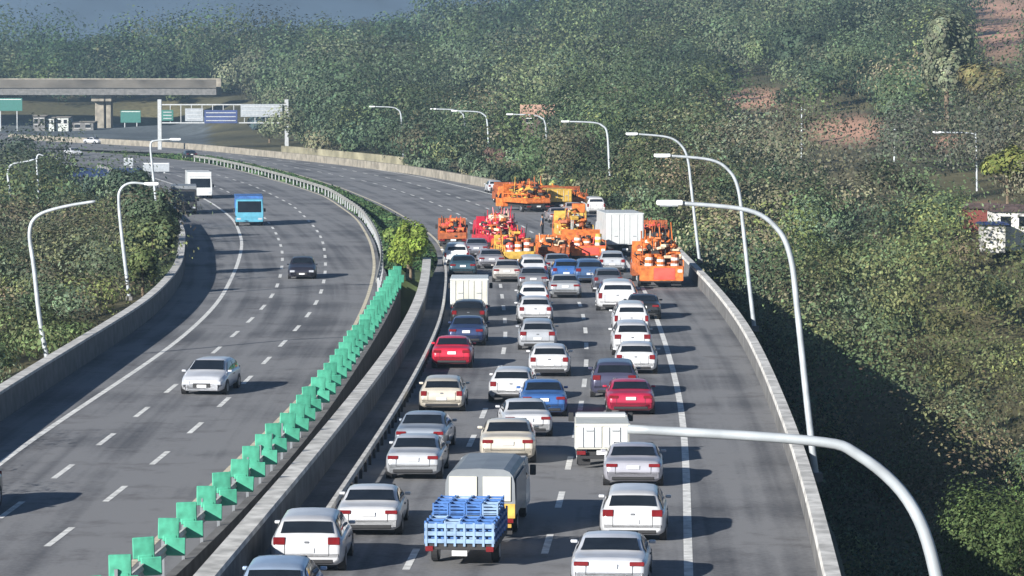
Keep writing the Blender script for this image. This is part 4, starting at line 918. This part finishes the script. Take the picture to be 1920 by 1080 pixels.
def house(label, x, y, z, w_, d_, h, wm, rm, wins=3, roofh=.5, name='house', rz=0, win='roof', base=-3):
    t = thing(name, label, 'house' if name == 'house' else 'building', (x, y, z), rz)
    wl = obj('wall', mbox(-w_/2, w_/2, 0, d_, base, h), wm, t)
    bm = bmesh.new(); P = [(-w_/2-.3, -.3, h+.003), (w_/2+.3, -.3, h+.003), (w_/2+.3, d_+.3, h+.003), (-w_/2-.3, d_+.3, h+.003)]
    v = [bm.verts.new(p) for p in P]+[bm.verts.new((-w_/2-.3, d_/2, h+roofh)), bm.verts.new((w_/2+.3, d_/2, h+roofh))]
    for f in ((0, 1, 5, 4), (2, 3, 4, 5), (0, 4, 3), (1, 2, 5), (3, 2, 1, 0)): bm.faces.new([v[i] for i in f])
    obj('roof', bm, rm, t)
    for k in range(wins):
        xx = -w_/2+w_*(k+.5)/wins; ww = min(.6, w_/wins*.28)
        q = obj('window', mbox(xx-ww, xx+ww, -.04, -.005, h*.35, h*.8), M['glass'], t)
        bm = bmesh.new(); box(bm, xx-ww-.08, xx+ww+.08, -.07, -.042, h*.8, h*.8+.1); box(bm, xx-ww-.08, xx+ww+.08, -.07, -.042, h*.35-.1, h*.35); obj('frame', bm, M['wall'], q)
    return t
p = atY(1905, 440, 262); house('white plastered house with dark windows at the right edge of the slope', p.x+.6, 262, p.z, 4.2, 5, 1.75, M['wall'], M['roof'], 3, .5, base=-1.2)
p = atY(1868, 442, 261); house('pale low annex wall beside the white house', p.x-.4, 259, p.z-.3, 1.6, 3, 1.2, M['conc_white'], M['roofblue'], 0, .2, 'shed', base=-.9)
p = atY(1840, 412, 275); house('rusty red shed left of the white house', p.x, 275, p.z, 2.2, 3, .9, mat('rusty_wall', (.18, .05, .04), .9), M['roof'], 0, .4, 'shed')
p = atY(1008, 236, 455); house('brown roofed hut with dark open front above the bend', p.x, 455, p.z, 4.0, 4, 1.2, M['roof'], mat('brown_roof', (.42, .26, .19), .9, 0, 0, .3, 1), 2, 1.6, 'hut')
p = at(185, 330); house('long low building with a dark blue metal roof in the left hollow', p.x, p.y, -1.5, 7.5, 24, 1.4, M['boxgrey'], M['roofblue'], 0, .8, 'warehouse')
for k, (px0, px1, py0, py1, lab) in enumerate(((62, 84, 218, 240, 'pale grey industrial block left of the two white ones'), (86, 100, 222, 238, 'white cube building, left of a pair by the overpass'), (103, 126, 221, 238, 'white cube building, right of a pair by the overpass'), (132, 172, 230, 246, 'long grey low building beside the overpass pier'))):
    a_ = atY(px0, py0, 790); b_ = atY(px1, py1, 790); house(lab, (a_.x+b_.x)/2, 790+k, b_.z, b_.x-a_.x, 8, a_.z-b_.z, M['cargo'] if k in (1, 2) else M['conc'], M['conc_tan'], 2, .3, 'building')
# a side road winding past those buildings
cS = lambda Y: np.interp(Y, [640, 690, 740, 790, 830], [-96, -100, -112, -128, -150]); 
me_ = ribbon('side_road', lambda Y: cS(Y)-4, lambda Y: cS(Y)+4, 640, 830, .35, M['asphalt'], 6, 4)
bpy.data.objects['ground']  # terrain stays below the side road

# ---------------------------------------------------------------- trees that stand out
tree('bush', 'bright yellow green bush at the end of the green fence between the carriageways', -6.6, 223, 3.6, 1.45, (.2, .27, .05), 5200, .1, z=-.6, cat='bush', squash=1.2)
tree('bush', 'yellow green bush behind the first one at the tip of the thick white barrier', -7.0, 232, 3.9, 1.4, (.18, .25, .05), 3600, .12, z=-.5, cat='bush', squash=1.3)
tree('bush', 'rounded olive bush on the grass strip just beyond the two yellow green ones', -7.9, 241, 2.9, 1.3, (.13, .18, .05), 3600, .11, z=-.5, cat='bush', squash=1.1)
tree('tree', 'leafy green tree filling the bottom right corner', 16.6, 112, 13.9, 3.8, (.085, .125, .045), 20000, .065, z=-13.2)
tree('tree', 'bright green tree just behind the bottom right corner tree', 20.2, 128, 14.4, 3.8, (.1, .145, .05), 20000, .065, z=-14)
tree('tree', 'low green tree at the bottom edge left of the corner tree', 14.6, 103, 9.6, 2.4, (.085, .125, .05), 9000, .07, z=-13.0)
def hill_tree(label, px, py, Y, h, r, col, nm='tree', nl=1800, squash=1.0):
    p = atY(px, py, Y); z = float(terrain(p.x, Y)); tree(nm, label, p.x, Y, h, r, col, int(nl*2), Y*.0006+.04, z=z, squash=squash)
hill_tree('tall pale grey green tree at the upper right', 1775, 150, 455, 17, 4.5, (.17, .19, .12), nl=5000, squash=1.3)
hill_tree('yellowish tree right of the tall pale tree', 1850, 200, 430, 10, 4.0, (.2, .18, .08), nl=3500)
hill_tree('dark green tree behind the white house', 1890, 370, 285, 5.5, 2.4, (.16, .18, .05))
hill_tree('dark rounded tree on the ridge right of the upper earth bank', 1500, 60, 640, 12, 5.5, (.05, .075, .045), nl=2500)
hill_tree('blue green tree below the upper earth bank', 1380, 250, 400, 6, 3.0, (.07, .11, .08))
hill_tree('pale feathery tree among the distant lamps', 640, 240, 590, 8.5, 3.4, (.12, .17, .12), nl=2200, squash=1.2)
hill_tree('dark blue green tree right of the feathery tree', 770, 225, 560, 8.5, 3.2, (.045, .07, .06), nl=2200)
hill_tree('light green bush at the foot of the distant bend', 820, 300, 490, 3.6, 2.4, (.16, .19, .06), 'bush')
hill_tree('brown leafless looking bush at the outer bend', 935, 300, 430, 3.8, 2.0, (.14, .09, .07), 'bush')
hill_tree('dark bluish tree behind the gantry panels', 505, 250, 640, 7.5, 4.5, (.05, .075, .085), nl=2400)
tree('tree', 'dark tree leaning over the left wall by the bend', float(cLB(222))-2.0, 222, 5.2, 2.0, (.08, .11, .055), 5000, .13)
tree('tree', 'slim tree beside the left wall, nearer than the leaning one', float(cLB(203))-1.8, 203, 3.8, 1.2, (.1, .13, .05), 3000, .12)
tree('tree', 'rounded dark tree behind the left wall where the road bends away', float(cLB(246))-2.4, 246, 5.2, 2.3, (.07, .1, .055), 5000, .14)
tree('tree', 'green tree at the foot of the straight left lamp', float(cLB(272))-3, 272, 5, 2.1, (.07, .105, .06), 4200, .16)
tree('tree', 'tall shady tree left of the dark lorry', float(cLB(318))-4, 318, 5.5, 2.6, (.06, .09, .06), 4200, .18)
tree('tree', 'shady bluish tree between the left lamps', atY(200, 330, 330).x, 330, 4.5, 2.8, (.05, .075, .06), 4400, .18)

# ---------------------------------------------------------------- haze
hz = obj('haze', mbox(-1000, 1000, -70, 1680, -62, 130)); hz['kind'] = 'stuff'
m = bpy.data.materials.new('haze_air'); m.use_nodes = True; t_ = m.node_tree; t_.nodes.clear()
ou = t_.nodes.new('ShaderNodeOutputMaterial'); vv = t_.nodes.new('ShaderNodeVolumePrincipled')
vv.inputs['Color'].default_value = (.5, .74, 1, 1); vv.inputs['Density'].default_value = .00017; vv.inputs['Anisotropy'].default_value = 0
t_.links.new(vv.outputs[0], ou.inputs['Volume']); hz.data.materials.clear(); hz.data.materials.append(m)
tag(hz, 'thin bluish air haze over the valley', 'haze', kind='stuff')
